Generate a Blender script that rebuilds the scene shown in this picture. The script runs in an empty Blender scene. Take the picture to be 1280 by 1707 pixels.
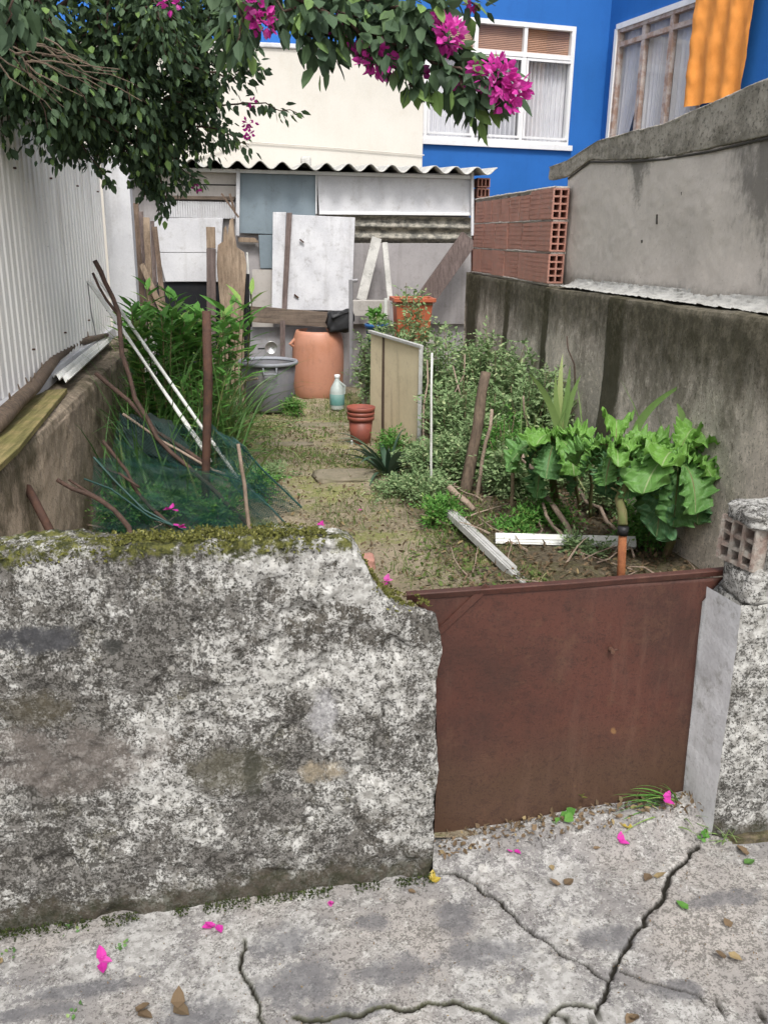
import bpy, math, random
import numpy as np
from mathutils import Vector, Matrix, noise as mn
random.seed(7); RS = np.random.RandomState(11)
S = bpy.context.scene
R = math.radians

# ------------------------------------------------------------------ camera, world, sun, exposure
F, H = 1451.0, 1.6
PITCH, YAW, ROLL = R(17.55), R(8.6), R(0.95)
def ray(px, py):
    x = px - 640.; y = -(py - 853.5)
    c, s = math.cos(ROLL), math.sin(ROLL)
    x, y = x*c - y*s, x*s + y*c
    d = np.array([x, F*math.cos(PITCH) + y*math.sin(PITCH), -F*math.sin(PITCH) + y*math.cos(PITCH)])
    cy, sy = math.cos(YAW), math.sin(YAW)
    return np.array([d[0]*cy + d[1]*sy, -d[0]*sy + d[1]*cy, d[2]])
CAM = np.array([0, 0, H])
ctr = ray(640, 853.5); ux = ray(641, 853.5) - ctr; uy = ray(640, 852.5) - ctr
M3 = Matrix([list(a) for a in zip(ux/np.linalg.norm(ux), uy/np.linalg.norm(uy), -ctr/np.linalg.norm(ctr))])
cam = bpy.data.objects.new('camera', bpy.data.cameras.new('camera'))
S.collection.objects.link(cam); S.camera = cam
cam.matrix_world = Matrix.Translation((0, 0, H)) @ M3.to_4x4()
cam.data.sensor_fit = 'HORIZONTAL'; cam.data.sensor_width = 36; cam.data.lens = 36*F/1280
cam.data.clip_start = 0.02; cam.data.clip_end = 500

SUN_EL, SUN_AZ = R(56), R(180)     # azimuth clockwise from +Y
world = bpy.data.worlds.new('World'); S.world = world; world.use_nodes = True
wn = world.node_tree; wn.nodes.clear()
sky = wn.nodes.new('ShaderNodeTexSky'); sky.sky_type = 'NISHITA'; sky.sun_disc = False
sky.sun_elevation = SUN_EL; sky.sun_rotation = SUN_AZ; sky.dust_density = 4; sky.air_density = 1.0; sky.ozone_density = 0.6
hs = wn.nodes.new('ShaderNodeHueSaturation'); hs.inputs['Saturation'].default_value = 0.18
bg = wn.nodes.new('ShaderNodeBackground'); bg.inputs['Strength'].default_value = 0.15
wo = wn.nodes.new('ShaderNodeOutputWorld')
wn.links.new(sky.outputs[0], hs.inputs['Color']); wn.links.new(hs.outputs[0], bg.inputs[0]); wn.links.new(bg.outputs[0], wo.inputs[0])
sl = bpy.data.lights.new('sun', 'SUN'); sl.energy = 1.5; sl.angle = R(12); sl.color = (1, .97, .93)
so = bpy.data.objects.new('sun', sl); S.collection.objects.link(so)
sd = Vector((math.sin(SUN_AZ)*math.cos(SUN_EL), math.cos(SUN_AZ)*math.cos(SUN_EL), math.sin(SUN_EL)))
so.rotation_euler = sd.to_track_quat('Z', 'Y').to_euler()
S.view_settings.view_transform = 'Standard'; S.view_settings.look = 'None'
S.view_settings.exposure = 0.72; S.view_settings.gamma = 1
S.cycles.max_bounces = 6; S.cycles.transparent_max_bounces = 12

# ------------------------------------------------------------------ pixel -> point in the place
def g(px, py, z=0.05): d = ray(px, py); return CAM + d*(z - H)/d[2]
def v(px, py, Y): d = ray(px, py); return CAM + d*Y/d[1]
def w(px, py, X): d = ray(px, py); return CAM + d*X/d[0]
def pl(px, py, P0, N):
    d = ray(px, py); return CAM + d*np.dot(np.array(P0) - CAM, N)/np.dot(d, N)
def street_z(x): return 0.05*max(-3, min(3, x)) - 0.01
def sill_z(x, y):
    c = lambda a: max(0., min(1., a))
    return c((y-1.80)/.12)*c((x-.40)/.03)*c((1.33-x)/.03)*(.025 + c(x-.45)*.06)
def gs(px, py):
    z = 0
    for _ in range(8): p = g(px, py, z); z = street_z(p[0]) + sill_z(p[0], p[1])
    return p
def lerp(a, b, t): return np.array(a)*(1-t) + np.array(b)*t

# ------------------------------------------------------------------ materials
class NT:
    def __init__(s, name):
        s.m = bpy.data.materials.new(name); s.m.use_nodes = True
        s.t = s.m.node_tree; s.b = s.t.nodes['Principled BSDF']; s.out = s.t.nodes['Material Output']
        s.pos = s.t.nodes.new('ShaderNodeNewGeometry').outputs['Position']
    def set(s, sock, val):
        if isinstance(val, bpy.types.NodeSocket): s.t.links.new(val, sock)
        elif isinstance(val, (tuple, list)) and len(val) == 3 and sock.type == 'RGBA': sock.default_value = (*val, 1)
        else: sock.default_value = val
    def mapv(s, scale=(1,1,1), loc=(0,0,0), vec=None):
        n = s.t.nodes.new('ShaderNodeMapping'); s.set(n.inputs[0], vec or s.pos)
        n.inputs['Scale'].default_value = scale; n.inputs['Location'].default_value = loc; return n.outputs[0]
    def noise(s, scale, detail=6, rough=.6, vec=None, dist=0):
        n = s.t.nodes.new('ShaderNodeTexNoise'); s.set(n.inputs['Vector'], vec or s.pos)
        n.inputs['Scale'].default_value = scale; n.inputs['Detail'].default_value = detail
        n.inputs['Roughness'].default_value = rough; n.inputs['Distortion'].default_value = dist; return n.outputs[0]
    def vor(s, scale, vec=None, rand=1, feature='F1'):
        n = s.t.nodes.new('ShaderNodeTexVoronoi'); s.set(n.inputs['Vector'], vec or s.pos); n.feature = feature
        n.inputs['Scale'].default_value = scale; n.inputs['Randomness'].default_value = rand; return n.outputs[0]
    def wave(s, scale, axis='X', vec=None, dist=0, dscale=1, prof='SIN'):
        n = s.t.nodes.new('ShaderNodeTexWave'); s.set(n.inputs['Vector'], vec or s.pos); n.bands_direction = axis; n.wave_profile = prof
        n.inputs['Scale'].default_value = scale; n.inputs['Distortion'].default_value = dist
        n.inputs['Detail Scale'].default_value = dscale; return n.outputs['Fac']
    def step(s, fac, a, b, lo=0., hi=1.):
        n = s.t.nodes.new('ShaderNodeMapRange'); n.interpolation_type = 'SMOOTHSTEP'; s.set(n.inputs[0], fac)
        n.inputs[1].default_value = a; n.inputs[2].default_value = b; n.inputs[3].default_value = lo; n.inputs[4].default_value = hi
        return n.outputs[0]
    def math(s, op, a, b=0.):
        n = s.t.nodes.new('ShaderNodeMath'); n.operation = op; s.set(n.inputs[0], a); s.set(n.inputs[1], b); return n.outputs[0]
    def mix(s, f, a, b, mode='MIX'):
        n = s.t.nodes.new('ShaderNodeMix'); n.data_type = 'RGBA'; n.blend_type = mode
        s.set(n.inputs[0], f); s.set(n.inputs[6], a); s.set(n.inputs[7], b); return n.outputs[2]
    def attr(s, name):
        n = s.t.nodes.new('ShaderNodeAttribute'); n.attribute_name = name; return n.outputs['Fac']
    def xyz(s, vec=None):
        n = s.t.nodes.new('ShaderNodeSeparateXYZ'); s.set(n.inputs[0], vec or s.pos); return n.outputs
    def bump(s, h, strength=.4, dist=.01):
        n = s.t.nodes.new('ShaderNodeBump'); s.set(n.inputs['Height'], h)
        n.inputs['Strength'].default_value = strength; n.inputs['Distance'].default_value = dist
        s.t.links.new(n.outputs[0], s.b.inputs['Normal'])
    def col(s, c, rough=.85, spec=.3, metal=0):
        s.set(s.b.inputs['Base Color'], c); s.set(s.b.inputs['Roughness'], rough)
        s.b.inputs['Specular IOR Level'].default_value = spec; s.b.inputs['Metallic'].default_value = metal
        return s.m

def sc3(c, k): return tuple(min(1, a*k) for a in c)
def weather(name, c, c2=None, dirt=(.05,.045,.035), dirt_amt=.35, big=3, fine=40, streak=0, grain=None, rough=.8, spec=.25, bump=.25, speck=0, metal=0):
    """painted, plastered or wooden surface: two tones, blotches of dirt, optional vertical streaks or grain"""
    n = NT(name); c2 = c2 or sc3(c, .72)
    base = n.mix(n.step(n.noise(big, 5, .6), .35, .65), c, c2)
    if grain:
        sx = {'x': (1.2, 26, 26), 'y': (26, 1.2, 26), 'z': (26, 26, 1.2)}[grain]
        gr = n.noise(2.2, 8, .7, n.mapv(sx)); base = n.mix(n.step(gr, .35, .68), base, sc3(c2, .55))
    if streak:
        st = n.noise(1, 6, .65, n.mapv((9, 9, .8))); base = n.mix(n.math('MULTIPLY', n.step(st, .5, .72), streak), base, dirt)
    d = n.math('MULTIPLY', n.step(n.noise(big*2.7, 8, .75), .52, .7), dirt_amt)
    base = n.mix(d, base, dirt)
    if speck: base = n.mix(n.math('MULTIPLY', n.step(n.noise(fine*2.5, 3, .6), .62, .68), speck), base, dirt)
    fn = n.noise(fine, 8, .75)
    base = n.mix(n.math('MULTIPLY', n.step(fn, .3, .7), .25), base, sc3(c, 1.25))
    n.bump(n.math('ADD', fn, n.noise(big*4, 4, .6)) if not grain else gr, bump, .01)
    return n.col(base, rough, spec, metal)

def leafmat(name, a, b, tip=None, rough=.45, spec=.4, trans=.25):
    n = NT(name); f = n.attr('rnd')
    c = n.mix(f, a, b)
    if tip: c = n.mix(n.step(f, .84, .95), c, tip)
    c = n.mix(n.math('MULTIPLY', n.noise(60, 3), .35), c, sc3(a, .5))
    n.col(c, rough, spec)
    tr = n.t.nodes.new('ShaderNodeBsdfTranslucent'); n.set(tr.inputs[0], c)
    mx = n.t.nodes.new('ShaderNodeMixShader'); mx.inputs[0].default_value = trans
    n.t.links.new(n.b.outputs[0], mx.inputs[1]); n.t.links.new(tr.outputs[0], mx.inputs[2]); n.t.links.new(mx.outputs[0], n.out.inputs[0])
    return n.m

def lichen(name, white=.0, green_top=None, green_base=None, dark=.0, ground=False, blotches=()):
    n = NT(name); p = n.pos
    L = n.noise(2.3, 4, .6); L2 = n.noise(6.0, 5, .6, n.mapv((1,1,1), (5,3,1)))
    base = n.mix(n.step(L, .38, .62), (.20,.19,.175), (.10,.09,.075))
    base = n.mix(n.math('MULTIPLY', n.step(L2, .5, .68), .7), base, (.17,.155,.085))
    if ground: base = n.mix(n.step(L, .32, .6), (.35,.325,.30), (.17,.162,.16))
    bias = n.math('MULTIPLY', n.math('SUBTRACT', L, .5), .42)
    bias2 = n.math('MULTIPLY', n.math('SUBTRACT', L2, .5), .42)
    fine = n.noise(125, 6, .85); med = n.noise(20, 9, .82, n.mapv((1,1,1), (2,7,3))); W2 = fine
    sg = n.math('ADD', n.math('MULTIPLY', fine, .48), n.math('MULTIPLY', med, .52))
    ws = n.math('ADD', n.math('ADD', sg, bias), n.math('ADD', bias2, white))
    wm = n.step(ws, .508, .538)
    tone = n.mix(n.step(n.noise(50, 4), .4, .6), (.60,.59,.56), (.36,.35,.325))
    base = n.mix(n.math('MULTIPLY', wm, .9 if not ground else .5), base, tone)
    V = n.vor(21, n.mapv((1,1,1))); vm = n.math('MULTIPLY', n.step(V, .30, .22), n.step(n.noise(5, 2), .5, .62))
    base = n.mix(n.math('MULTIPLY', vm, .4), base, (.53,.51,.46))
    Dk = n.noise(48, 8, .8, n.mapv((1,1,1), (9,1,4)))
    ds = n.math('ADD', n.math('ADD', n.math('MULTIPLY', Dk, .5), n.math('MULTIPLY', n.noise(170, 4, .8), .5)), n.math('ADD', n.math('MULTIPLY', bias, -.45), dark))
    dm = n.step(ds, .508, .534)
    base = n.mix(n.math('MULTIPLY', dm, .82 if not ground else .6), base, (.03,.027,.022))
    X = n.xyz()
    for (cx, cz, rx, rz, c, k) in blotches:
        ax = 1 if ground else 2
        dx = n.math('DIVIDE', n.math('SUBTRACT', X[0], cx), rx); dz = n.math('DIVIDE', n.math('SUBTRACT', X[ax], cz), rz)
        r2 = n.math('ADD', n.math('MULTIPLY', dx, dx), n.math('MULTIPLY', dz, dz))
        r2 = n.math('ADD', r2, n.math('MULTIPLY', n.math('SUBTRACT', n.noise(13, 9, .8, n.mapv((1,1,1), (cx*9, cz*7, 1))), .5), 7.0))
        base = n.mix(n.math('MULTIPLY', n.step(r2, 1.5, .2), k), base, c)
    if green_top:
        gz = n.math('ADD', X[2], n.math('MULTIPLY', n.math('SUBTRACT', n.noise(11, 6, .75), .5), .16))
        gm = n.math('MULTIPLY', n.step(gz, green_top, green_top + .02), n.step(n.noise(30, 6, .7), .40, .55))
        base = n.mix(gm, base, n.mix(n.step(n.noise(45, 4), .4, .6), (.15,.15,.045), (.05,.055,.02)))
    if green_base is not None:
        bz = n.math('ADD', n.math('SUBTRACT', X[2], n.math('MULTIPLY', X[0], .05)), n.math('MULTIPLY', n.math('SUBTRACT', n.noise(12, 9, .82), .5), .30))
        bm = n.step(bz, green_base, green_base - .06)
        base = n.mix(n.math('MULTIPLY', bm, .85), base, n.mix(n.step(n.noise(25, 5, .7), .4, .6), (.045,.045,.025), (.09,.075,.055)))
    if ground:
        base = n.mix(n.attr('moss'), base, (.06,.065,.02)); base = n.mix(n.attr('crack'), base, (.02,.018,.014))
    h = n.math('ADD', n.math('MULTIPLY', wm, .5), n.math('ADD', W2, n.math('MULTIPLY', dm, -.6)))
    n.bump(n.math('ADD', h, n.math('MULTIPLY', n.noise(7, 6, .7), 2.0)), .7 if not ground else .4, .008)
    return n.col(base, .92, .15)

WHITE = (.62,.62,.61)
M = {}
M['plain_white'] = weather('white_paint', (.58,.58,.595), (.48,.48,.50), (.17,.145,.11), .4, 3, 60, .25, bump=.08, speck=.35)
M['door_white'] = weather('chipped_white_paint', (.54,.54,.555), (.44,.44,.46), (.14,.12,.10), .5, 5, 60, .3, bump=.1, speck=.5)
M['cream'] = weather('cream_render', (.56,.53,.48), (.51,.485,.435), (.45,.40,.33), .3, 1.5, 50, .15, bump=.1)
M['blue'] = weather('blue_render', (.020,.125,.41), (.016,.11,.36), (.01,.05,.2), .2, 1.2, 70, .15, bump=.08, rough=.6)
M['grey_blue'] = weather('grey_blue_sheet', (.20,.245,.275), (.165,.205,.235), (.09,.10,.10), .4, 3, 50, .3, bump=.06)
M['grey_panel'] = weather('grey_board', (.34,.32,.32), (.28,.265,.265), (.12,.10,.09), .35, 3, 50, .35, bump=.1, speck=.3)
M['beige_panel'] = weather('beige_board', (.45,.42,.39), (.38,.35,.32), (.15,.12,.09), .3, 4, 50, .2, bump=.1)
M['concrete'] = weather('pale_concrete', (.42,.395,.365), (.34,.32,.295), (.10,.09,.075), .3, 2, 60, .3, bump=.4, speck=.3)
M['wood'] = weather('weathered_wood', (.21,.15,.11), (.13,.09,.066), (.04,.03,.022), .35, 4, 60, .3, grain='z', bump=.5)
M['wood_pale'] = weather('pale_old_wood', (.33,.255,.185), (.23,.165,.115), (.07,.05,.035), .35, 4, 60, .3, grain='z', bump=.5)
M['wood_h'] = weather('grey_brown_beam', (.20,.155,.12), (.13,.10,.08), (.04,.03,.022), .4, 4, 60, grain='x', bump=.5)
M['wood_red'] = weather('dark_stained_wood', (.17,.13,.12), (.12,.09,.08), (.04,.03,.03), .3, 4, 60, grain='z', bump=.3)
M['plywood'] = weather('yellowed_board', (.72,.62,.43), (.64,.545,.37), (.17,.12,.06), .3, 3, 50, .6, bump=.08, speck=.2)
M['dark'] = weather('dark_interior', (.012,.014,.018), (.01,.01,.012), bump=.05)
M['black_plastic'] = weather('black_plastic', (.02,.02,.022), (.015,.015,.016), (.05,.045,.04), .3, bump=.1, rough=.5)
M['bucketred'] = weather('dull_red_plastic', (.27,.075,.05), (.20,.06,.045), (.10,.07,.05), .4, 5, 50, .3, bump=.05, rough=.5, spec=.4)
M['slab'] = weather('buried_stone', (.24,.205,.15), (.16,.145,.09), (.06,.05,.035), .5, 6, 60, bump=.6, speck=.5)
M['shadow_and_scar'] = weather('dark_shadow_and_scar', (.06,.055,.048), bump=.1)  # painted shadow line under the coping, and real scars in the render
M['plywood_moss'] = weather('mossy_plywood', (.30,.235,.11), (.17,.165,.055), (.07,.06,.03), .5, 7, 60, grain='y', bump=.5)
M['terracotta'] = weather('red_plastic', (.42,.11,.05), (.34,.085,.042), (.13,.08,.05), .35, 5, 50, .2, bump=.05, rough=.5, spec=.4)
M['barrel'] = weather('faded_orange_plastic', (.47,.225,.15), (.42,.18,.10), (.17,.11,.08), .35, 3, 50, .3, bump=.05, rough=.5, spec=.4)
M['grey_plastic'] = weather('grey_plastic', (.13,.128,.14), (.10,.10,.105), (.22,.2,.17), .35, 4, 50, .4, bump=.08, rough=.5)
M['grey_rim'] = weather('light_grey_plastic', (.27,.28,.31), (.22,.23,.25), bump=.05, rough=.5)
M['galv'] = weather('galvanised_steel', (.24,.235,.245), (.18,.175,.18), (.12,.08,.06), .4, 4, 50, .4, bump=.06, rough=.5, spec=.5)
M['steel'] = weather('polished_steel', (.5,.5,.5), (.4,.4,.4), (.2,.15,.1), .2, 10, 50, bump=.05, rough=.35, metal=.8)
M['alu'] = weather('dull_aluminium', (.48,.475,.46), (.38,.375,.355), (.12,.11,.07), .45, 12, 60, bump=.12, rough=.5, spec=.5)
M['pvc'] = weather('white_pvc', (.66,.66,.63), (.52,.52,.48), (.15,.16,.09), .35, 9, 60, bump=.05, rough=.4)
M['rust'] = weather('rusty_iron', (.095,.05,.035), (.06,.035,.028), (.16,.07,.03), .4, 14, 70, bump=.4, rough=.8)
M['rust_orange'] = weather('orange_rust', (.33,.13,.055), (.24,.085,.04), (.08,.04,.03), .5, 25, 70, bump=.4)
M['twig'] = weather('dark_twig_bark', (.095,.058,.045), (.06,.04,.032), (.16,.12,.09), .4, 20, 90, bump=.6)
M['stick_pale'] = weather('pale_dry_stick', (.33,.255,.20), (.23,.17,.13), (.09,.06,.045), .4, 20, 90, bump=.5)
M['bark'] = weather('grey_brown_bark', (.19,.14,.10), (.12,.088,.066), (.05,.045,.03), .4, 12, 70, grain='z', bump=.7)
M['asb'] = weather('old_fibre_cement', (.50,.49,.46), (.38,.37,.345), (.07,.07,.06), .65, 6, 60, .2, bump=.4, speck=.5)
M['asb_dark'] = weather('lichened_fibre_cement', (.36,.335,.28), (.07,.07,.065), (.02,.02,.02), .95, 14, 60, bump=.5, speck=.8)
M['brick'] = weather('orange_red_clay', (.43,.21,.16), (.36,.185,.145), (.30,.26,.235), .85, 9, 60, .2, bump=.4, speck=.3)
M['brick_dark'] = weather('dirty_clay', (.20,.09,.065), (.14,.07,.05), (.05,.04,.035), .5, 9, 60, bump=.4)
M['brickgrey'] = weather('lichened_clay', (.25,.185,.155), (.36,.34,.30), (.05,.045,.04), .8, 30, 70, bump=.6, speck=.5)
M['mortar'] = weather('grey_mortar', (.44,.40,.36), (.34,.31,.28), (.08,.07,.06), .4, 15, 70, bump=.6)
M['winwhite'] = weather('window_white', (.72,.72,.72), (.66,.66,.66), (.35,.33,.3), .2, 4, 60, bump=.03, rough=.4)
M['winbrown'] = weather('peeling_window_wood', (.30,.20,.155), (.50,.45,.42), (.14,.08,.06), .4, 8, 60, bump=.2)
M['curtain'] = weather('white_curtain', (.58,.58,.60), (.52,.52,.55), (.4,.4,.42), .2, 3, 60, bump=.05)
M['mirrored_shutter'] = weather('pinkish_reflection', (.44,.27,.19), (.38,.235,.17), (.3,.2,.15), .2, 3, 40, bump=.03)  # tint of the reflection in the upper panes
M['orange'] = weather('orange_cloth', (.88,.34,.075), (.82,.30,.06), (.6,.19,.03), .3, 6, 60, bump=.2)
M['netting'] = weather('green_net', (.010,.055,.046), (.010,.038,.033), (.05,.10,.09), .3, 8, 60, bump=0, rough=.5)
M['bluecord'] = weather('blue_green_cord', (.03,.15,.18), (.02,.10,.12), bump=0, rough=.5)
M['bluepot'] = weather('blue_plastic', (.03,.11,.30), (.025,.09,.24), bump=.05, rough=.4)
M['label_teal'] = weather('teal_label', (.10,.27,.25), (.25,.36,.34), bump=0, rough=.4)
M['cloudy'] = weather('milky_plastic', (.48,.52,.50), (.40,.45,.43), (.3,.3,.26), .2, bump=0, rough=.3, spec=.5)
M['darkcloth'] = weather('dark_green_tarp', (.018,.03,.024), (.012,.02,.018), (.04,.04,.03), .3, 8, 60, bump=.3)
M['mossdark'] = leafmat('dark_moss', (.03,.045,.015), (.05,.06,.02), (.08,.10,.03), .9, .1, .1)
M['moss'] = leafmat('moss', (.15,.15,.04), (.06,.066,.02), (.26,.25,.09), .9, .1, .1)
M['litter'] = leafmat('dead_leaves', (.20,.14,.085), (.09,.065,.042), (.30,.23,.12), .8, .1, .1)
M['grass'] = leafmat('grass', (.10,.175,.04), (.17,.215,.065), (.34,.30,.16), .6, .2, .3)
M['grassdark'] = leafmat('deep_green_blades', (.07,.165,.04), (.13,.26,.065), (.28,.36,.12), .45, .4, .25)
M['boug'] = leafmat('bougainvillea_leaf', (.058,.098,.058), (.09,.15,.065), (.20,.32,.09), .6, .25, .25)
M['bract'] = leafmat('magenta_bract', (.72,.07,.44), (.50,.025,.28), (.85,.20,.60), .6, .2, .35)
M['greygreen'] = leafmat('grey_green_leaf', (.18,.28,.12), (.29,.39,.19), (.46,.53,.28), .7, .15, .25)
M['fern'] = leafmat('bright_fern_leaf', (.09,.24,.045), (.15,.33,.07), (.28,.42,.11), .6, .2, .3)
M['strap'] = leafmat('strap_leaf', (.16,.27,.08), (.24,.33,.11), (.42,.43,.18), .45, .4, .2)
M['agave'] = leafmat('grey_strap_leaf', (.045,.09,.055), (.075,.125,.075), (.15,.20,.13), .5, .4, .15)
M['stem'] = weather('green_stem', (.12,.14,.05), (.17,.13,.07), (.06,.05,.03), .3, 12, 60, bump=.3)
M['stem_dry'] = weather('dry_stem', (.24,.19,.12), (.16,.12,.075), (.06,.05,.03), .3, 12, 60, bump=.3)

def kale_mat():
    n = NT('kale_leaf'); a = n.attr('mid'); l = n.attr('len'); f = n.attr('rnd')
    c = n.mix(f, (.14,.30,.045), (.055,.15,.09))
    side = n.wave(1.0, 'X', n.t.nodes.new('ShaderNodeCombineXYZ').outputs[0])
    cb = n.t.nodes.new('ShaderNodeCombineXYZ'); n.set(cb.inputs[0], n.math('SUBTRACT', l, n.math('MULTIPLY', a, .55)))
    vein = n.step(n.wave(2.2, 'X', cb.outputs[0], 0), .90, .985)
    c = n.mix(n.math('MULTIPLY', n.noise(25, 5), .4), c, (.16,.34,.07))
    c = n.mix(n.math('MULTIPLY', vein, .22), c, (.30,.42,.18))
    c = n.mix(n.step(a, .05, .015), c, (.32,.40,.19))
    n.bump(n.math('ADD', n.math('MULTIPLY', vein, -1), n.noise(30, 4)), .35, .01)
    n.col(c, .5, .4)
    tr = n.t.nodes.new('ShaderNodeBsdfTranslucent'); n.set(tr.inputs[0], c)
    mx = n.t.nodes.new('ShaderNodeMixShader'); mx.inputs[0].default_value = .25
    n.t.links.new(n.b.outputs[0], mx.inputs[1]); n.t.links.new(tr.outputs[0], mx.inputs[2]); n.t.links.new(mx.outputs[0], n.out.inputs[0])
    return n.m
M['kale'] = kale_mat()

def glass_mat():
    n = NT('window_glass'); gl = n.t.nodes.new('ShaderNodeBsdfGlossy'); gl.inputs['Roughness'].default_value = .03
    tp = n.t.nodes.new('ShaderNodeBsdfTransparent'); mx = n.t.nodes.new('ShaderNodeMixShader')
    fr = n.t.nodes.new('ShaderNodeLayerWeight'); fr.inputs[0].default_value = .5
    n.set(mx.inputs[0], n.math('ADD', n.math('MULTIPLY', n.math('POWER', fr.outputs['Facing'], 4), .5), .06))
    n.t.links.new(tp.outputs[0], mx.inputs[1]); n.t.links.new(gl.outputs[0], mx.inputs[2]); n.t.links.new(mx.outputs[0], n.out.inputs[0]); return n.m
M['glass'] = glass_mat()

def gate_mat():
    n = NT('brown_painted_steel'); X = n.xyz()
    c = n.mix(n.step(n.noise(4, 5), .35, .65), (.082,.030,.021), (.052,.022,.016))
    c = n.mix(n.step(n.math('ADD', X[2], n.math('MULTIPLY', n.noise(5, 5), .25)), .52, .3), c, (.066,.035,.021))
    c = n.mix(n.math('MULTIPLY', n.step(n.noise(9, 9, .8), .52, .64), .4), c, (.10,.05,.03))
    c = n.mix(n.math('MULTIPLY', n.step(n.noise(34, 8, .85), .52, .6), .45), c, (.03,.014,.011))
    c = n.mix(n.math('MULTIPLY', n.step(n.noise(150, 4, .7), .54, .62), .6), c, (.035,.016,.012))
    c = n.mix(n.math('MULTIPLY', n.step(n.noise(13, 3, .5, n.mapv((1,1,.8),(3,3,3))), .72, .77), .7), c, (.22,.12,.05))
    c = n.mix(n.math('MULTIPLY', n.step(n.noise(2.2, 5, .7, n.mapv((8,8,1))), .5, .75), .25), c, (.15,.085,.06))
    n.bump(n.math('ADD', n.noise(150, 4, .7), n.noise(3, 3)), .3, .004)
    return n.col(c, n.step(n.noise(8, 5), .3, .7, .5, .72), .35)
M['gate'] = gate_mat()

def lowwall_mat(name, tone, green=.5, stripes=(), top=None):
    """weathered render with moss running down in streaks; stripes = (position along Y, half width) of wide black-green runs"""
    n = NT(name); X = n.xyz()
    c = n.mix(n.step(n.noise(1.3, 5, .6), .35, .62), tone, sc3(tone, .6))
    st = n.noise(1, 9, .7, n.mapv((4.2, 4.2, .7))); c = n.mix(n.math('MULTIPLY', n.step(st, .48, .70), .55), c, sc3(tone, .33))
    f = n.noise(30, 10, .8); c = n.mix(n.math('MULTIPLY', n.step(f, .5, .62), .55), c, sc3(tone, 1.3))
    dk = n.noise(1.6, 9, .75, n.mapv((1,1,.7),(3,9,2)))
    c = n.mix(n.math('MULTIPLY', n.step(n.math('ADD', dk, n.math('MULTIPLY', X[2], .12)), .58, .70), green*1.3), c, (.055,.05,.022))
    for (py, hw) in stripes:
        d = n.math('ABSOLUTE', n.math('SUBTRACT', n.math('ADD', X[1], n.math('MULTIPLY', n.math('SUBTRACT', n.noise(10, 7, .8, n.mapv((1,1,.5))), .5), hw*1.1)), py))
        c = n.mix(n.math('MULTIPLY', n.step(d, hw, hw*.5), .93), c, n.mix(n.noise(20, 6), (.035,.034,.018), (.08,.075,.045)))
    if top:
        tz = n.math('ADD', X[2], n.math('MULTIPLY', n.math('SUBTRACT', n.noise(7, 8, .8, n.mapv((1,1,.4))), .5), .7))
        c = n.mix(n.math('MULTIPLY', n.step(tz, top-.42, top-.02), .85), c, n.mix(n.step(n.noise(18, 8, .8), .45, .6), (.05,.045,.026), (.13,.115,.08)))
    c = n.mix(n.math('MULTIPLY', n.step(n.noise(80, 6, .8), .55, .62), .7), c, (.04,.034,.025))
    c = n.mix(n.math('MULTIPLY', n.step(n.noise(22, 9, .8, n.mapv((1,1,.45),(8,8,8))), .54, .64), .5), c, (.07,.06,.04))
    n.bump(n.math('ADD', f, st), .5, .012)
    return n.col(c, .92, .12)
yA = w(1022, 600, 2.1)[1]; yB = w(905, 520, 2.1)[1]; yC = w(840, 500, 2.1)[1]
M['rightlow'] = lowwall_mat('mossy_render', (.74,.66,.575), .40, ((yA, .20), (yB, .09), (yC, .09), (8.5, .3)), 1.20)
M['leftlow'] = lowwall_mat('brown_mossy_render', (.56,.45,.345), .55, (), .95)
def upwall_mat():
    n = NT('grey_render'); X = n.xyz()
    c = n.mix(n.step(n.noise(1.2, 5, .6), .35, .65), (.60,.55,.50), (.50,.46,.42))
    c = n.mix(n.math('MULTIPLY', n.step(n.noise(40, 8, .7), .4, .65), .3), c, (.68,.63,.575))
    # soot and algae: near end and under the coping at the far end
    near = n.math('SUBTRACT', 4.15, X[1]); a = n.math('ADD', n.math('MULTIPLY', near, .35), n.math('MULTIPLY', n.math('SUBTRACT', X[2], 1.7), .35))
    m1 = n.math('ADD', n.noise(2.5, 10, .78, n.mapv((1,1,.6))), a)
    c = n.mix(n.math('MULTIPLY', n.step(m1, .52, .72), .75), c, (.10,.095,.085))
    b = n.math('SUBTRACT', .30, n.math('ABSOLUTE', n.math('SUBTRACT', X[1], 5.25)))
    m2 = n.math('ADD', n.noise(4, 9, .75), n.math('MULTIPLY', n.math('ADD', b, n.math('MULTIPLY', n.math('SUBTRACT', X[2], 1.95), .9)), .9))
    c = n.mix(n.math('MULTIPLY', n.step(m2, .60, .78), .7), c, (.10,.095,.085))
    sp = n.noise(16, 4, .6); c = n.mix(n.math('MULTIPLY', n.step(sp, .70, .74), .8), c, (.55,.53,.5))
    c = n.mix(n.math('MULTIPLY', n.step(n.noise(70, 4, .7), .64, .70), .6), c, (.12,.1,.085))
    # splash line above the ledge
    zl = n.math('ADD', X[2], n.math('MULTIPLY', n.math('SUBTRACT', n.noise(8, 8, .8), .5), .16))
    c = n.mix(n.math('MULTIPLY', n.step(zl, 1.40, 1.33), .75), c, (.24,.22,.19))
    n.bump(n.math('ADD', n.noise(60, 8, .8), n.noise(6, 4)), .45, .012)
    return n.col(c, .92, .12)
M['upwall'] = upwall_mat()
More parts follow.
